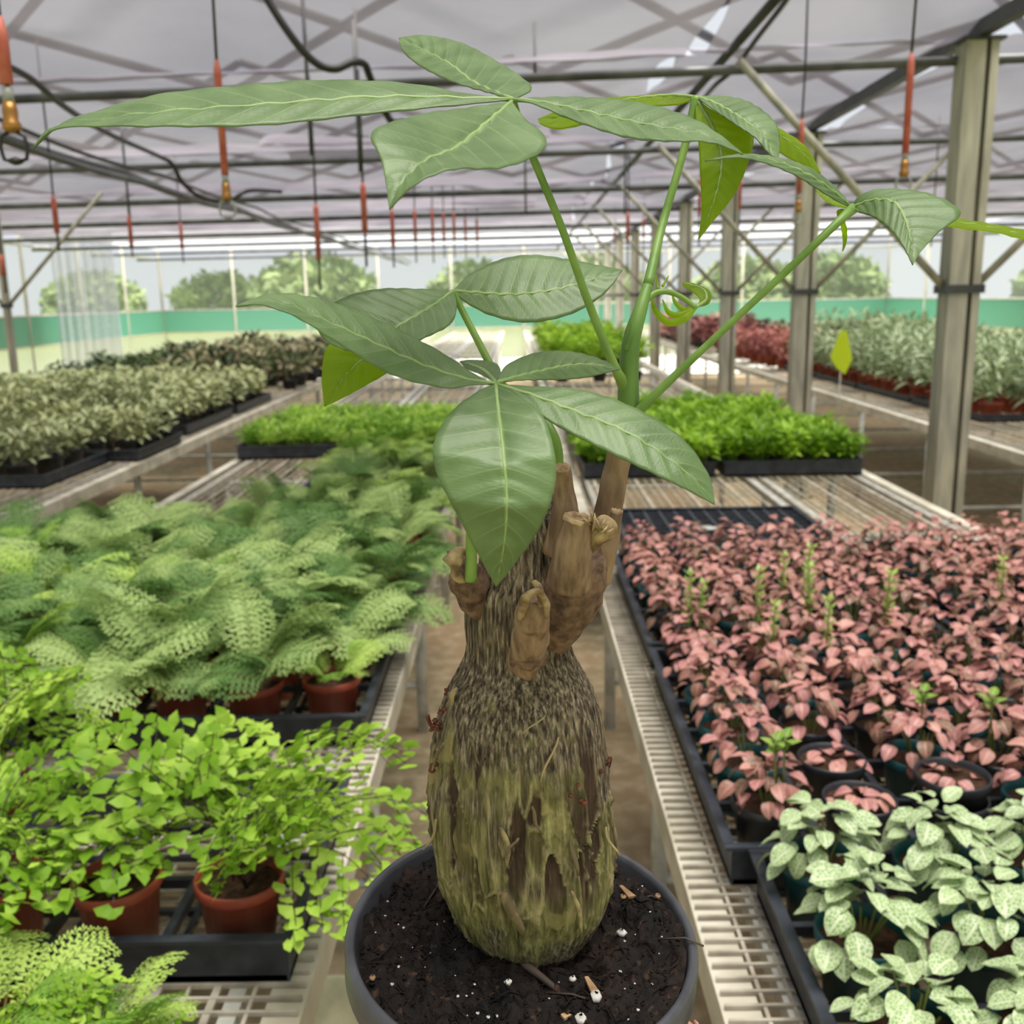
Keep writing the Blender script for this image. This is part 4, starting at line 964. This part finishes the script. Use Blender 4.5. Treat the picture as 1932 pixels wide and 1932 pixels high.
# bark flakes lifting off the trunk
M['flake'] = noisy('bark_flake', srgb(98, 84, 60), srgb(158, 142, 100), 200, .8, rnd=.8); M['rust'] = noisy('rusty_bark_curl', srgb(70, 36, 28), srgb(112, 62, 46), 90, .8)
def trunk_pt(px, py, out=0.0):
    d = ray(px, py); z0 = EYE
    # march to the trunk surface
    for s in np.arange(.30, .56, .0008):
        P = CAM + d*s
        if zlo < P.z < zhi:
            R_ = smooth_interp(P.z, rc); X_ = smooth_interp(P.z, xc)
            if (P.x-X_)**2 + (P.y-YT)**2 <= (R_+.0012)**2:
                nrm = Vector((P.x-X_, P.y-YT, 0)).normalized(); return P + nrm*out, nrm
    P = at_y(px, py, YT); return P, Vector((1 if px > 985 else -1, 0, 0))
def flake(p0, p1, wd, lift, mat, name='bark_flake'):
    A, na = trunk_pt(*p0, .0002); B_, nb_ = trunk_pt(*p1, .0002); n = 7; b = MB(); vs = []; fs = []
    for i in range(n):
        t = i/(n-1); P = A.lerp(B_, t); nn = na.lerp(nb_, t); P = P + nn*lift*(t**1.6); s_ = nn.cross(Vector((0, 0, 1))).normalized()*wd*(math.sin(PI*(.12+.80*t))**.7)
        P.x += .0008*math.sin(t*5+p0[0])
        for k in (-1, 1): vs += [P+s_*k, P+s_*k+nn*.0007]
    for i in range(n-1):
        a = i*4
        for (c0, c1) in ((0, 1), (1, 3), (3, 2), (2, 0)): fs.append((a+c0, a+c1, a+4+c1, a+4+c0))
    fs += [(0, 2, 3, 1), (a+4, a+5, a+7, a+6)]
    b.add([v-HO for v in vs], fs); b.build(name, mat, tr)
for p0, p1, wd, lift in (((952, 1680), (985, 1752), .0030, .008), ((975, 1580), (958, 1605), .0010, .006), ((1000, 1520), (1018, 1562), .0010, .006), ((880, 1380), (912, 1440), .0007, .003),
    ((1078, 1575), (1080, 1645), .0013, .006), ((948, 1560), (962, 1625), .0016, .006), ((1050, 1390), (1020, 1470), .0006, .003), ((1080, 1680), (1092, 1752), .0012, .006), ((850, 1330), (868, 1296), .0026, .003),
    ((828, 1545), (818, 1600), .001, .008), ((1140, 1560), (1150, 1610), .001, .008), ((1025, 1350), (985, 1382), .0006, .004), ((838, 1400), (826, 1450), .001, .006)):
    flake(p0, p1, wd*.8, lift*.45, M['flake'])
for (px, py, nn) in ((828, 1356, 4), (848, 1296, 2), (820, 1445, 4), (1140, 1440, 3), (1098, 1500, 3), (842, 1350, 3), (1080, 1488, 2), (824, 1375, 3)):
    P, nr = trunk_pt(px, py, .0005)
    for k in range(nn):
        b = MB(); pebble(b, (0, 0, 0), rs.uniform(.0008, .0017), rs); b.build('rusty_bark_curl', M['rust'], tr, True, P-HO+Vector((rs.uniform(-.002, .002), rs.uniform(-.002, .001), rs.uniform(-.004, .004))))
# branches, stubs and knobs
RUST_STALKS = [((834, 1366), (818, 1372), (806, 1352)), ((1136, 1452), (1148, 1446), (1150, 1428))]
def loft(name, pts, mat, parent, n=16, bumps=.0, seg=6, cap_ring=False):
    """tube through (px, py, Y, radius in px) points"""
    P = [(at_y(px, py, Y), rpx*(at_y(px+1, py, Y)-at_y(px, py, Y)).length) for px, py, Y, rpx in pts]
    C_, R_ = [], []
    for i in range(len(P)-1):
        a0, a1, a2, a3 = P[max(i-1, 0)], P[i], P[i+1], P[min(i+2, len(P)-1)]
        for k in range(seg):
            t = k/seg; cr = lambda f0, f1, f2, f3: 0.5*((2*f1)+(f2-f0)*t+(2*f0-5*f1+4*f2-f3)*t*t+(3*f1-f0-3*f2+f3)*t**3)
            C_.append(cr(a0[0], a1[0], a2[0], a3[0])-HO); R_.append(max(.0002, cr(a0[1], a1[1], a2[1], a3[1])))
    C_.append(P[-1][0]-HO); R_.append(P[-1][1])
    b = MB(); b.tube(C_, R_, n)
    if bumps:
        b.v = [tuple(Vector(v)*1.0 + Vector((noise.noise(Vector(v)*160), noise.noise(Vector(v)*160+Vector((5, 5, 5))), noise.noise(Vector(v)*160+Vector((9, 1, 3)))))*bumps) for v in b.v]
    return b.build(name, mat, parent), C_, R_
M['branch'] = noisy('brown_branch_bark', srgb(104, 84, 64), srgb(156, 130, 102), 120, .7, .3, .4, stretch=(1, 1, .25))
M['stub_brown'] = noisy('smooth_stub_bark', srgb(102, 80, 62), srgb(150, 124, 100), 260, .6, .3, .5, stretch=(1, 1, .3))
M['knob'] = noisy('red_brown_knob', srgb(76, 56, 46), srgb(128, 102, 84), 200, .75, .3, .9)
M['cut'] = noisy('pale_cut_wood', srgb(112, 90, 66), srgb(184, 162, 124), 160, .8, .2, .4)
M['stem_green'] = noisy('green_stem', srgb(74, 112, 44), srgb(112, 146, 70), 60, .45, .4, trans=.05, stretch=(1, 1, .3))
M['petiole'] = noisy('green_petiole', srgb(98, 134, 56), srgb(130, 162, 80), 60, .45, .4, trans=.05)
YB_ = YT-.004
loft('branch_collar', [(1040, 1225, YB_-.004, 26), (1062, 1165, YB_-.010, 48), (1080, 1110, YB_-.013, 60), (1094, 1060, YB_-.012, 54), (1108, 1020, YB_-.002, 34)], M['knob'], hero, 28, .0018)
loft('branch', [(1125, 1050, YB_+.004, 30), (1142, 990, YB_+.005, 27), (1155, 930, YB_+.005, 25), (1166, 870, YB_+.006, 24), (1178, 810, YB_+.006, 22)], M['branch'], hero, 20, .0006)
def ringed_stub(pts, mat, cut_r):
    o, C_, R_ = loft('cut_stub', pts, mat, hero, 20, .0005)
    tip = C_[-1]; ax = (C_[-1]-C_[-3]).normalized(); a = ax.orthogonal().normalized(); b2 = ax.cross(a); b = MB(); n = 20; vs = []; fs = []
    for r, h in ((R_[-1]*1.02, -.0008), (R_[-1]*1.05, .0006), (R_[-1]*.8, .0008), (R_[-1]*.66, .0000), (R_[-1]*.45, .0007), (R_[-1]*.25, .0006), (R_[-1]*.15, -.0004), (.0001, -.0004)):
        for j in range(n): th = 2*PI*j/n; vs.append(tip + ax*(h+.0003*math.sin(j*2.3)) + (a*math.cos(th)+b2*math.sin(th))*r*(1+.03*math.sin(j*1.7)))
    for i in range(7):
        for j in range(n): fs.append((i*n+j, i*n+(j+1) % n, (i+1)*n+(j+1) % n, (i+1)*n+j))
    b.add(vs, fs); b.build('cut_face', M['cut'], o)
ringed_stub([(1074, 1100, YB_-.026, 44), (1080, 1050, YB_-.030, 38), (1085, 1010, YB_-.032, 31), (1090, 978, YB_-.033, 27)], M['stub_brown'], 1)
ringed_stub([(1055, 1040, YB_-.012, 34), (1066, 980, YB_-.016, 28), (1064, 920, YB_-.018, 19), (1060, 882, YB_-.020, 15)], M['stub_brown'], 1)
ringed_stub([(1120, 1085, YB_-.008, 34), (1140, 1045, YB_-.012, 24), (1156, 1000, YB_-.012, 16), (1164, 965, YB_-.012, 11)], M['branch'], 1)
loft('torn_bud', [(1110, 1040, YB_-.026, 14), (1130, 1005, YB_-.030, 20), (1138, 985, YB_-.032, 14), (1136, 970, YB_-.03, 4)], M['cut'], hero, 14, .0040)
for i in range(9):
    a = rs.uniform(-1.2, 1.2); x0, y0 = 1128+rs.uniform(-12, 14), 1000+rs.uniform(-14, 16)
    loft('bark_fibre', [(x0, y0, YB_-.034, 3), (x0+14*math.sin(a), y0-16*math.cos(a), YB_-.038, 2.5), (x0+22*math.sin(a), y0-30*math.cos(a), YB_-.036, 1)], M['cut'], hero, 6)
for pts in RUST_STALKS:
    loft('rusty_bark_curl', [(px, py, YT-.004*(k == 0), (6, 4, 5)[k]) for k, (px, py) in enumerate(pts)], M['rust'], hero, 8, .0008)
# left knob with the green shoot
loft('branch_collar', [(905, 1150, YB_-.006, 26), (888, 1105, YB_-.010, 34), (872, 1075, YB_-.012, 30), (862, 1050, YB_-.010, 18), (858, 1040, YB_-.01, 6)], M['knob'], hero, 20, .0026)
loft('torn_bud', [(862, 1085, YB_-.022, 12), (856, 1058, YB_-.026, 16), (870, 1045, YB_-.022, 8)], M['cut'], hero, 12, .0034)
# front knob, cut and split
loft('branch_collar', [(990, 1262, YB_-.030, 26), (996, 1225, YB_-.034, 36), (1002, 1185, YB_-.040, 33), (1006, 1150, YB_-.046, 31), (1008, 1132, YB_-.047, 26)], M['stub_brown'], hero, 22, .0014)
loft('split_cut', [(985, 1165, YB_-.052, 8), (992, 1128, YB_-.056, 9), (1012, 1116, YB_-.055, 7), (1030, 1140, YB_-.054, 7), (1034, 1165, YB_-.052, 5)], M['cut'], hero, 12, .0010)
loft('split_cut', [(1024, 1145, YB_-.052, 8), (1014, 1110, YB_-.052, 7), (1006, 1096, YB_-.05, 5)], M['cut'], hero, 12, .0012)
loft('bark_fringe', [(968, 1250, YB_-.035, 10), (995, 1250, YB_-.038, 16), (1028, 1246, YB_-.035, 9)], M['knob'], hero, 12, .0030)

# green shoots and leaf stalks
loft('green_shoot', [(1178, 820, YT, 20), (1185, 770, YT, 21), (1186, 700, YT, 19), (1192, 640, YT, 17), (1208, 585, YT+.004, 13), (1222, 540, YT+.01, 10)], M['stem_green'], hero, 16)
loft('stipule', [(1180, 660, YT-.004, 5), (1190, 630, YT-.006, 4), (1192, 605, YT-.006, .8)], M['stem_green'], hero, 8)
N1 = (966, 189, .395); N2 = (1314, 184, .455); N3 = (1608, 394, .42); N4 = (935, 724, .345); N5 = (855, 549, .42)
loft('petiole', [(1184, 745, YT+.001, 13), (1172, 716, YT-.003, 11), (1158, 688, YT-.006, 9), (1110, 570, YT-.008, 8), (1060, 430, YT-.010, 7.5), (1005, 296, YT-.012, 7.5), (978, 225, .398, 8), N1+(9,)], M['petiole'], hero, 12)
loft('petiole', [(1222, 540, YT+.010, 10), (1248, 430, .438, 8), (1280, 320, .447, 7.5), (1300, 245, .452, 8), N2+(10,)], M['petiole'], hero, 12)
loft('petiole', [(1196, 785, YT-.002, 12), (1215, 765, YT-.004, 9), (1330, 655, YT-.002, 7), (1480, 515, YT, 7), (1580, 420, YT+.003, 8), N3+(11,)], M['petiole'], hero, 12)
loft('petiole', [(888, 1095, YB_-.024, 12), (889, 1040, YB_-.026, 11), (891, 985, YB_-.03, 10), (905, 900, .37, 9), (928, 790, .355, 8), N4+(8,)], M['petiole'], hero, 12)
loft('petiole', [(1052, 885, YB_-.004, 12), (1046, 830, YB_-.004, 11), (1010, 770, .405, 9), (958, 735, .405, 8), (938, 712, .405, 8), (900, 640, .412, 7), (870, 582, .418, 6.5), N5+(6,)], M['petiole'], hero, 12)

# leaflets: outline and midrib traced, each with its own distance along its length
def hero_leaf_mat(name, c1, c2, veinc, tcol, trans):
    q = N(name); tc = q.n('TexCoord'); sp = q.n('SeparateXYZ'); q.link(tc.outputs['UV'], sp.inputs[0])
    s = q.math('ABSOLUTE', q.math('SUBTRACT', sp.outputs[0], .5)); v = sp.outputs[1]
    nz = q.n('TexNoise'); q.link(tc.outputs['Object'], nz.inputs[0]); nz.inputs['Scale'].default_value = 55; nz.inputs['Detail'].default_value = 4
    base = q.ramp(nz.outputs[0], [(.35, c1), (.65, c2)])
    ph = q.math('FRACT', q.math('SUBTRACT', q.math('MULTIPLY', v, 11.0), q.math('MULTIPLY', s, 2.6)))
    dv = q.math('ABSOLUTE', q.math('SUBTRACT', ph, .5))
    la = q.math('MULTIPLY', q.math('SUBTRACT', 1.0, q.math('DIVIDE', dv, .07), True), .55)
    la = q.math('MULTIPLY', la, q.math('SUBTRACT', 1.0, q.math('MULTIPLY', s, 1.5), True))
    md = q.math('SUBTRACT', 1.0, q.math('DIVIDE', s, q.math('MULTIPLY', q.math('SUBTRACT', 1.15, v), .045)), True)
    vm = q.math('MAXIMUM', la, md)
    fine = q.n('TexNoise'); mp = q.n('Mapping'); q.link(tc.outputs['UV'], mp.inputs[0]); mp.inputs['Scale'].default_value = (6, 60, 1); q.link(mp.outputs[0], fine.inputs[0]); fine.inputs['Scale'].default_value = 2
    col = q.mix(vm, base, veinc)
    h = q.math('ADD', q.math('MULTIPLY', vm, -.6), q.math('MULTIPLY', fine.outputs[0], .5))
    return q.bsdf(col, .44, .55, 0, h, .22, .0012, trans, tcol)
M['hl'] = hero_leaf_mat('money_tree_leaf', srgb(94, 120, 72), srgb(116, 142, 92), srgb(150, 170, 114), srgb(116, 164, 36), .22)
M['hl_glow_young'] = hero_leaf_mat('backlit_and_young_leaf', srgb(136, 160, 40), srgb(156, 178, 52), srgb(180, 194, 80), srgb(196, 222, 40), .68)  # glow of light through undersides put into the colour; also young growth
M['midrib'] = noisy('pale_midrib', srgb(128, 156, 92), srgb(150, 174, 112), 50, .45)
def resample(pts, n):
    P = np.array(pts, float)
    # catmull rom then even spacing
    out = []
    for i in range(len(P)-1):
        p0, p1, p2, p3 = P[max(i-1, 0)], P[i], P[i+1], P[min(i+2, len(P)-1)]
        for k in range(12):
            t = k/12; out.append(0.5*((2*p1)+(p2-p0)*t+(2*p0-5*p1+4*p2-p3)*t*t+(3*p1-p0-3*p2+p3)*t**3))
    out.append(P[-1]); out = np.array(out); d = np.r_[0, np.cumsum(np.linalg.norm(np.diff(out, axis=0), axis=1))]
    s = np.linspace(0, d[-1], n); return np.stack([np.interp(s, d, out[:, k]) for k in range(2)], 1)
def leaflet(mid, left, right, Ys, dl=0.0, dr=0.0, mat='hl', rib=True, n=60, m=8, veins=11, amp=.0010, label=None):
    mid_, le, ri = resample(mid, n+1), resample([mid[0]]+left+[mid[-1]], n+1), resample([mid[0]]+right+[mid[-1]], n+1)
    ty = np.linspace(0, 1, len(Ys)); vs, uv = [], []
    G = []
    for i in range(n+1):
        t = i/n; Y = float(np.interp(t, ty, Ys)); w_ = math.sin(PI*t)**.7 if 0 < t < 1 else 0
        Mv = at_y(*mid_[i], Y); Lv = at_y(*le[i], Y+dl*w_); Rv = at_y(*ri[i], Y+dr*w_); row = []
        for j in range(-m, m+1):
            s = abs(j)/m; E_ = Lv if j < 0 else Rv; row.append(Mv.lerp(E_, s))
        G.append(row)
    # quilted surface between the side veins, pushed along the normal
    for i in range(n+1):
        for j in range(2*m+1):
            a = G[min(i+1, n)][j]-G[max(i-1, 0)][j]; c_ = G[i][min(j+1, 2*m)]-G[i][max(j-1, 0)]; nn = a.cross(c_)
            nn = nn.normalized() if nn.length > 1e-12 else Vector((0, 0, 1))
            s = abs(j-m)/m; t = i/n; wloc = (G[i][2*m]-G[i][0]).length
            k = amp*min(1, wloc/.02)*abs(math.sin(PI*(veins*t-1.3*s)))*(1-s*.6) - amp*.6*min(1, wloc/.02) * math.exp(-(s/.12)**2)
            vs.append(G[i][j]+nn*k*(1 if nn.dot(CAM-G[i][j]) > 0 else -1)-HO); uv.append((.5+.5*(j-m)/m, t))
    wq = 2*m+1; fs = [(i*wq+j, i*wq+j+1, (i+1)*wq+j+1, (i+1)*wq+j) for i in range(n) for j in range(2*m)]
    b = MB(); b.add(vs, fs, uv); o = b.build('leaflet', M[mat], hero)
    sm = o.modifiers.new('thickness', 'SOLIDIFY'); sm.thickness = .00045; sm.offset = 0
    if label: o['label'] = label
    if rib:
        b = MB(); rr = [(.00072*(1-t/n)**.8+.00015) for t in range(0, n+1, 2)]; b.tube([vs[i*wq+m] for i in range(0, n+1, 2)], rr, 6); b.build('midrib', M['midrib'], o)
    return o
# top whorl
leaflet([(968, 188), (900, 160), (850, 122), (800, 95), (752, 72)], [(930, 178), (860, 158), (800, 130), (762, 100)], [(1003, 170), (985, 148), (940, 118), (870, 82), (800, 68)], [.395, .43, .47, .50, .52], -.01, .012)
leaflet([(966, 188), (880, 186), (700, 184), (500, 198), (300, 212), (150, 232), (92, 245), (62, 282)], [(900, 196), (720, 214), (500, 237), (300, 240), (170, 240), (100, 246)], [(880, 178), (760, 158), (600, 153), (450, 163), (300, 180), (180, 212), (110, 238)], [.395, .388, .38, .37, .362, .355], -.012, .018)
leaflet([(966, 192), (930, 222), (890, 256), (855, 282), (800, 305), (755, 350), (735, 396)], [(880, 205), (790, 218), (702, 250), (718, 300), (728, 345)], [(990, 225), (1030, 262), (1015, 292), (945, 318), (850, 322), (780, 352)], [.394, .375, .355, .335, .318, .308, .302], .004, -.012)
leaflet([(970, 189), (1010, 192), (1100, 210), (1200, 232), (1300, 250), (1360, 270), (1402, 292)], [(1020, 185), (1120, 186), (1210, 196), (1300, 222), (1360, 258)], [(1010, 198), (1080, 228), (1180, 260), (1260, 268), (1340, 270)], [.394, .386, .374, .362, .352, .345], .014, -.012)
# back right whorl; yellow-green leaflets carry the light shining through in their colour
leaflet([(1314, 184), (1270, 180), (1200, 186), (1120, 200), (1060, 222), (1015, 225), (1060, 262)][:6], [(1270, 178), (1200, 182), (1110, 190), (1050, 210)], [(1280, 198), (1210, 204), (1130, 228), (1060, 244), (1022, 236)], [.455, .465, .478, .488, .495], .004, -.006, 'hl_glow_young')
leaflet([(1314, 186), (1345, 240), (1362, 300), (1350, 370), (1318, 452)], [(1312, 210), (1318, 270), (1322, 340), (1324, 400)], [(1350, 212), (1418, 250), (1412, 305), (1385, 368), (1345, 418)], [.455, .440, .430, .428, .430], .004, -.004, 'hl_glow_young')
leaflet([(1316, 184), (1350, 196), (1400, 225), (1440, 258), (1458, 285), (1468, 300)], [(1360, 182), (1415, 195), (1460, 230), (1470, 265)], [(1340, 204), (1390, 238), (1425, 262), (1450, 290)], [.455, .438, .420, .408, .402], .012, -.006)
leaflet([(1316, 184), (1390, 205), (1460, 248), (1510, 285), (1548, 328)], [(1390, 195), (1465, 240), (1520, 278)], [(1390, 222), (1458, 280), (1505, 308)], [.456, .47, .485, .495, .50], .006, -.004, 'hl_glow_young')
# right whorl
leaflet([(1606, 392), (1572, 362), (1520, 328), (1460, 305), (1400, 296), (1330, 304)], [(1580, 358), (1530, 320), (1470, 300), (1400, 292)], [(1568, 374), (1500, 332), (1440, 308), (1390, 298)], [.42, .405, .385, .37, .36], .010, -.006)
leaflet([(1608, 392), (1650, 378), (1690, 385), (1712, 430), (1722, 500)], [(1620, 372), (1560, 352), (1620, 356)][:1] + [(1660, 358), (1750, 366), (1812, 402), (1770, 440), (1735, 478)], [(1618, 400), (1650, 412), (1685, 440), (1706, 470)], [.42, .405, .392, .378, .368], .006, -.006)
leaflet([(1608, 392), (1700, 395), (1800, 418), (1880, 432), (1960, 452), (2060, 480)], [(1700, 385), (1800, 412), (1880, 426), (1980, 446)], [(1700, 402), (1800, 430), (1880, 440), (1980, 466)], [.42, .43, .44, .45, .46], .012, -.010, 'hl_glow_young')
leaflet([(1606, 394), (1585, 384), (1560, 372), (1540, 360)], [(1585, 376), (1560, 362)], [(1582, 390), (1558, 380)], [.42, .43, .445], .006, -.004, 'hl_glow_young')
leaflet([(1605, 396), (1586, 400), (1592, 430), (1594, 455), (1590, 474)], [(1580, 398), (1588, 430), (1591, 455)], [(1590, 404), (1597, 430), (1597, 455)], [.42, .425, .43, .43], .002, -.002, 'hl_glow_young', False)
# front whorl
leaflet([(935, 724), (880, 716), (800, 690), (700, 645), (600, 600), (520, 572), (445, 578)], [(880, 728), (840, 733), (740, 708), (640, 650), (560, 600), (490, 575)], [(900, 710), (830, 665), (720, 608), (600, 565), (520, 556), (470, 568)], [.345, .348, .345, .340, .332, .325], -.010, .014)
leaflet([(935, 726), (942, 790), (950, 860), (956, 940), (952, 1020), (936, 1106)], [(900, 740), (845, 785), (818, 840), (826, 900), (860, 965), (905, 1050)], [(965, 742), (1020, 780), (1045, 850), (1046, 920), (1015, 1000), (965, 1070)], [.345, .318, .303, .298, .302, .312], .002, .002, label='broad front leaflet hanging over the trunk')
leaflet([(937, 726), (1000, 745), (1080, 775), (1180, 815), (1260, 865), (1320, 915), (1348, 952)], [(1000, 730), (1100, 738), (1190, 768), (1280, 822), (1335, 895)], [(980, 758), (1040, 798), (1120, 840), (1210, 884), (1290, 922)], [.345, .336, .328, .322, .318, .318], .010, -.008)
leaflet([(937, 722), (1000, 705), (1070, 690), (1120, 688), (1170, 697)], [(955, 690), (1010, 667), (1070, 664), (1125, 676)], [(985, 718), (1060, 717), (1110, 712), (1150, 702)], [.346, .36, .375, .385, .39], .010, -.004)
leaflet([(935, 722), (915, 700), (890, 688), (868, 682)], [(905, 706), (880, 696)], [(945, 700), (930, 684), (890, 680)], [.347, .375, .40, .42], .0, .004)
# back left whorl
leaflet([(855, 549), (905, 553), (970, 556), (1040, 548), (1110, 530), (1174, 510)], [(885, 520), (940, 492), (1000, 482), (1070, 490), (1120, 500)], [(880, 572), (930, 597), (1000, 609), (1080, 592), (1140, 555)], [.42, .432, .442, .45, .456], .018, -.010)
leaflet([(855, 549), (820, 575), (770, 605), (730, 628), (700, 645), (650, 660)], [(800, 547), (720, 546), (650, 562), (600, 600), (610, 640)], [(862, 580), (850, 612), (805, 637), (760, 655), (700, 668)], [.42, .405, .392, .385, .38], .006, -.012)
leaflet([(852, 550), (790, 590), (720, 650), (660, 700), (612, 767)], [(780, 570), (690, 620), (622, 650), (608, 705)], [(800, 630), (750, 690), (690, 728), (645, 752)], [.42, .415, .408, .402, .40], .004, -.004, 'hl_glow_young')

# the curled young leaf beside the green shoot
loft('petiole', [(1206, 590, YT+.004, 6), (1228, 558, YT+.008, 6), (1255, 550, YT+.010, 5.5), (1285, 560, YT+.012, 5), (1312, 580, YT+.012, 5)], M['petiole'], hero, 10)
for (pts, rr) in (([(1312, 580, .427, 4), (1290, 602, .42, 7), (1260, 608, .415, 7), (1236, 585, .415, 5), (1230, 558, .418, 1.5)], 0), ([(1312, 580, .427, 4), (1285, 594, .425, 6), (1262, 590, .423, 5), (1250, 565, .424, 1.2)], 0),
                  ([(1312, 580, .427, 4), (1292, 585, .432, 5), (1275, 572, .434, 4), (1268, 555, .434, 1)], 0)):
    loft('curled_leaflet', pts, M['hl_glow_young'], hero, 10)
leaflet([(1312, 580), (1332, 565), (1325, 545), (1288, 533)], [(1320, 565), (1308, 552), (1290, 540)], [(1337, 572), (1338, 550), (1310, 536)], [.427, .43, .435, .437], 0, .004, 'hl_glow_young')
for (x0, y0, x1, y1) in ((1250, 540, 1262, 520), (1242, 545, 1238, 520)):
    loft('stipule', [(x0, y0, YT+.01, 3), ((x0+x1)/2, (y0+y1)/2, YT+.012, 2), (x1, y1, YT+.012, .6)], M['hl_glow_young'], hero, 6)

# the hand under the pot
def hand():
    b = MB(); c = HO
    def cap(p, r, n=14): b.tube([R_SOIL @ Vector(q_)+Vector((c.x, c.y, c.z)) for q_ in p], r, n)
    def finger(p, r):
        # rounded tip
        d = (Vector(p[-1])-Vector(p[-2])).normalized(); p = [Vector(q_) for q_ in p]; r = list(r)
        e = p[-1]; rr = r[-1]; p += [e+d*rr*.5, e+d*rr*.85, e+d*rr]; r += [rr*.87, rr*.5, rr*.08]; cap(p, r)
    # palm below the pot base, wrist and forearm towards the viewer's right
    cap([(-.035, .015, -.013), (-.01, .0, -.027), (.02, -.01, -.032), (.045, -.03, -.031), (.06, -.06, -.030)], [.012, .026, .030, .028, .024], 20)
    cap([(-.02, .03, -.011), (.01, .03, -.017), (.04, .02, -.016)], [.012, .018, .016], 16)
    cap([(-.03, -.02, -.014), (.0, -.03, -.021), (.04, -.045, -.025)], [.013, .020, .022], 16)
    cap([(.05, -.05, -.030), (.085, -.10, -.050), (.12, -.18, -.085), (.16, -.28, -.14), (.19, -.36, -.19)], [.024, .023, .029, .036, .040], 20)
    rp = lambda z: wr(z)+.0082
    # four fingers up the far right side
    for k, (az, zt, s) in enumerate(((-.10, .077, 1.0), (.38, .072, 1.0), (.72, .066, .97), (1.02, .05, .85))):
        ca_, sa = math.cos(az), math.sin(az)
        finger([(.02*ca_+.01, .02*sa, -.018), (.046*ca_, .046*sa, -.011), (rp(.012)*ca_, rp(.012)*sa, .006), (rp(zt*.5)*ca_, rp(zt*.5)*sa, zt*.5), (rp(zt*.85)*ca_, rp(zt*.85)*sa, zt*.85), ((rp(zt)-.001)*ca_, (rp(zt)-.001)*sa, zt)], [.011*s, .0105*s, .0098*s, .0088*s, .0082*s, .0074*s])
    az = 3.95; ca_, sa = math.cos(az), math.sin(az)
    rt2 = lambda z: wr(z)+.0105
    finger([(-.01, -.03, -.018), (.05*ca_, .05*sa, -.013), (rt2(.012)*ca_, rt2(.012)*sa, .006), (rt2(.04)*ca_, rt2(.04)*sa, .035), ((rt2(.06)-.002)*ca_, (rt2(.06)-.002)*sa, .055)], [.014, .013, .012, .011, .009])
    q = N('skin'); tc = q.n('TexCoord'); nz = q.n('TexNoise'); q.link(tc.outputs['Object'], nz.inputs[0]); nz.inputs['Scale'].default_value = 60
    p = q.bsdf(q.ramp(nz.outputs[0], [(.35, srgb(206, 138, 116)), (.65, srgb(226, 166, 142))]), .5, .4, 0, nz.outputs[0], .1, .001)
    b.v = [tuple(Vector(v)-HO) for v in b.v]
    o = b.build('person', p); o.location = HO
    rm = o.modifiers.new('remesh', 'REMESH'); rm.mode = 'VOXEL'; rm.voxel_size = .0026; rm.use_smooth_shade = True
    sm = o.modifiers.new('smooth', 'SMOOTH'); sm.factor = .5; sm.iterations = 6
    tag(o, 'bare hand cupping the money tree pot from below, one fingertip showing', 'person')
    M['nail'] = plain('fingernail', srgb(232, 176, 160), .3)
    for (az, zt) in ((-.10, .077), (.38, .072), (.72, .066), (1.02, .05)):
        nb = MB(); ca_, sa = math.cos(az), math.sin(az); R_ = rp(zt)+.0062; vs = []; fs = []
        for i in range(4):
            for j in range(5):
                u = -1+j/2; z = zt-.005+.0035*i; vs.append(((R_-.0016*u*u)*ca_-u*.0048*sa, (R_-.0016*u*u)*sa+u*.0048*ca_, z-.0012*u*u*(i == 3)))
        for i in range(3):
            for j in range(4): fs.append((i*5+j, i*5+j+1, i*5+j+6, i*5+j+5))
        nb.add([R_SOIL @ Vector(v) for v in vs], fs); n_ = nb.build('fingernail', M['nail'], o); sd = n_.modifiers.new('t', 'SOLIDIFY'); sd.thickness = .0006
hand()
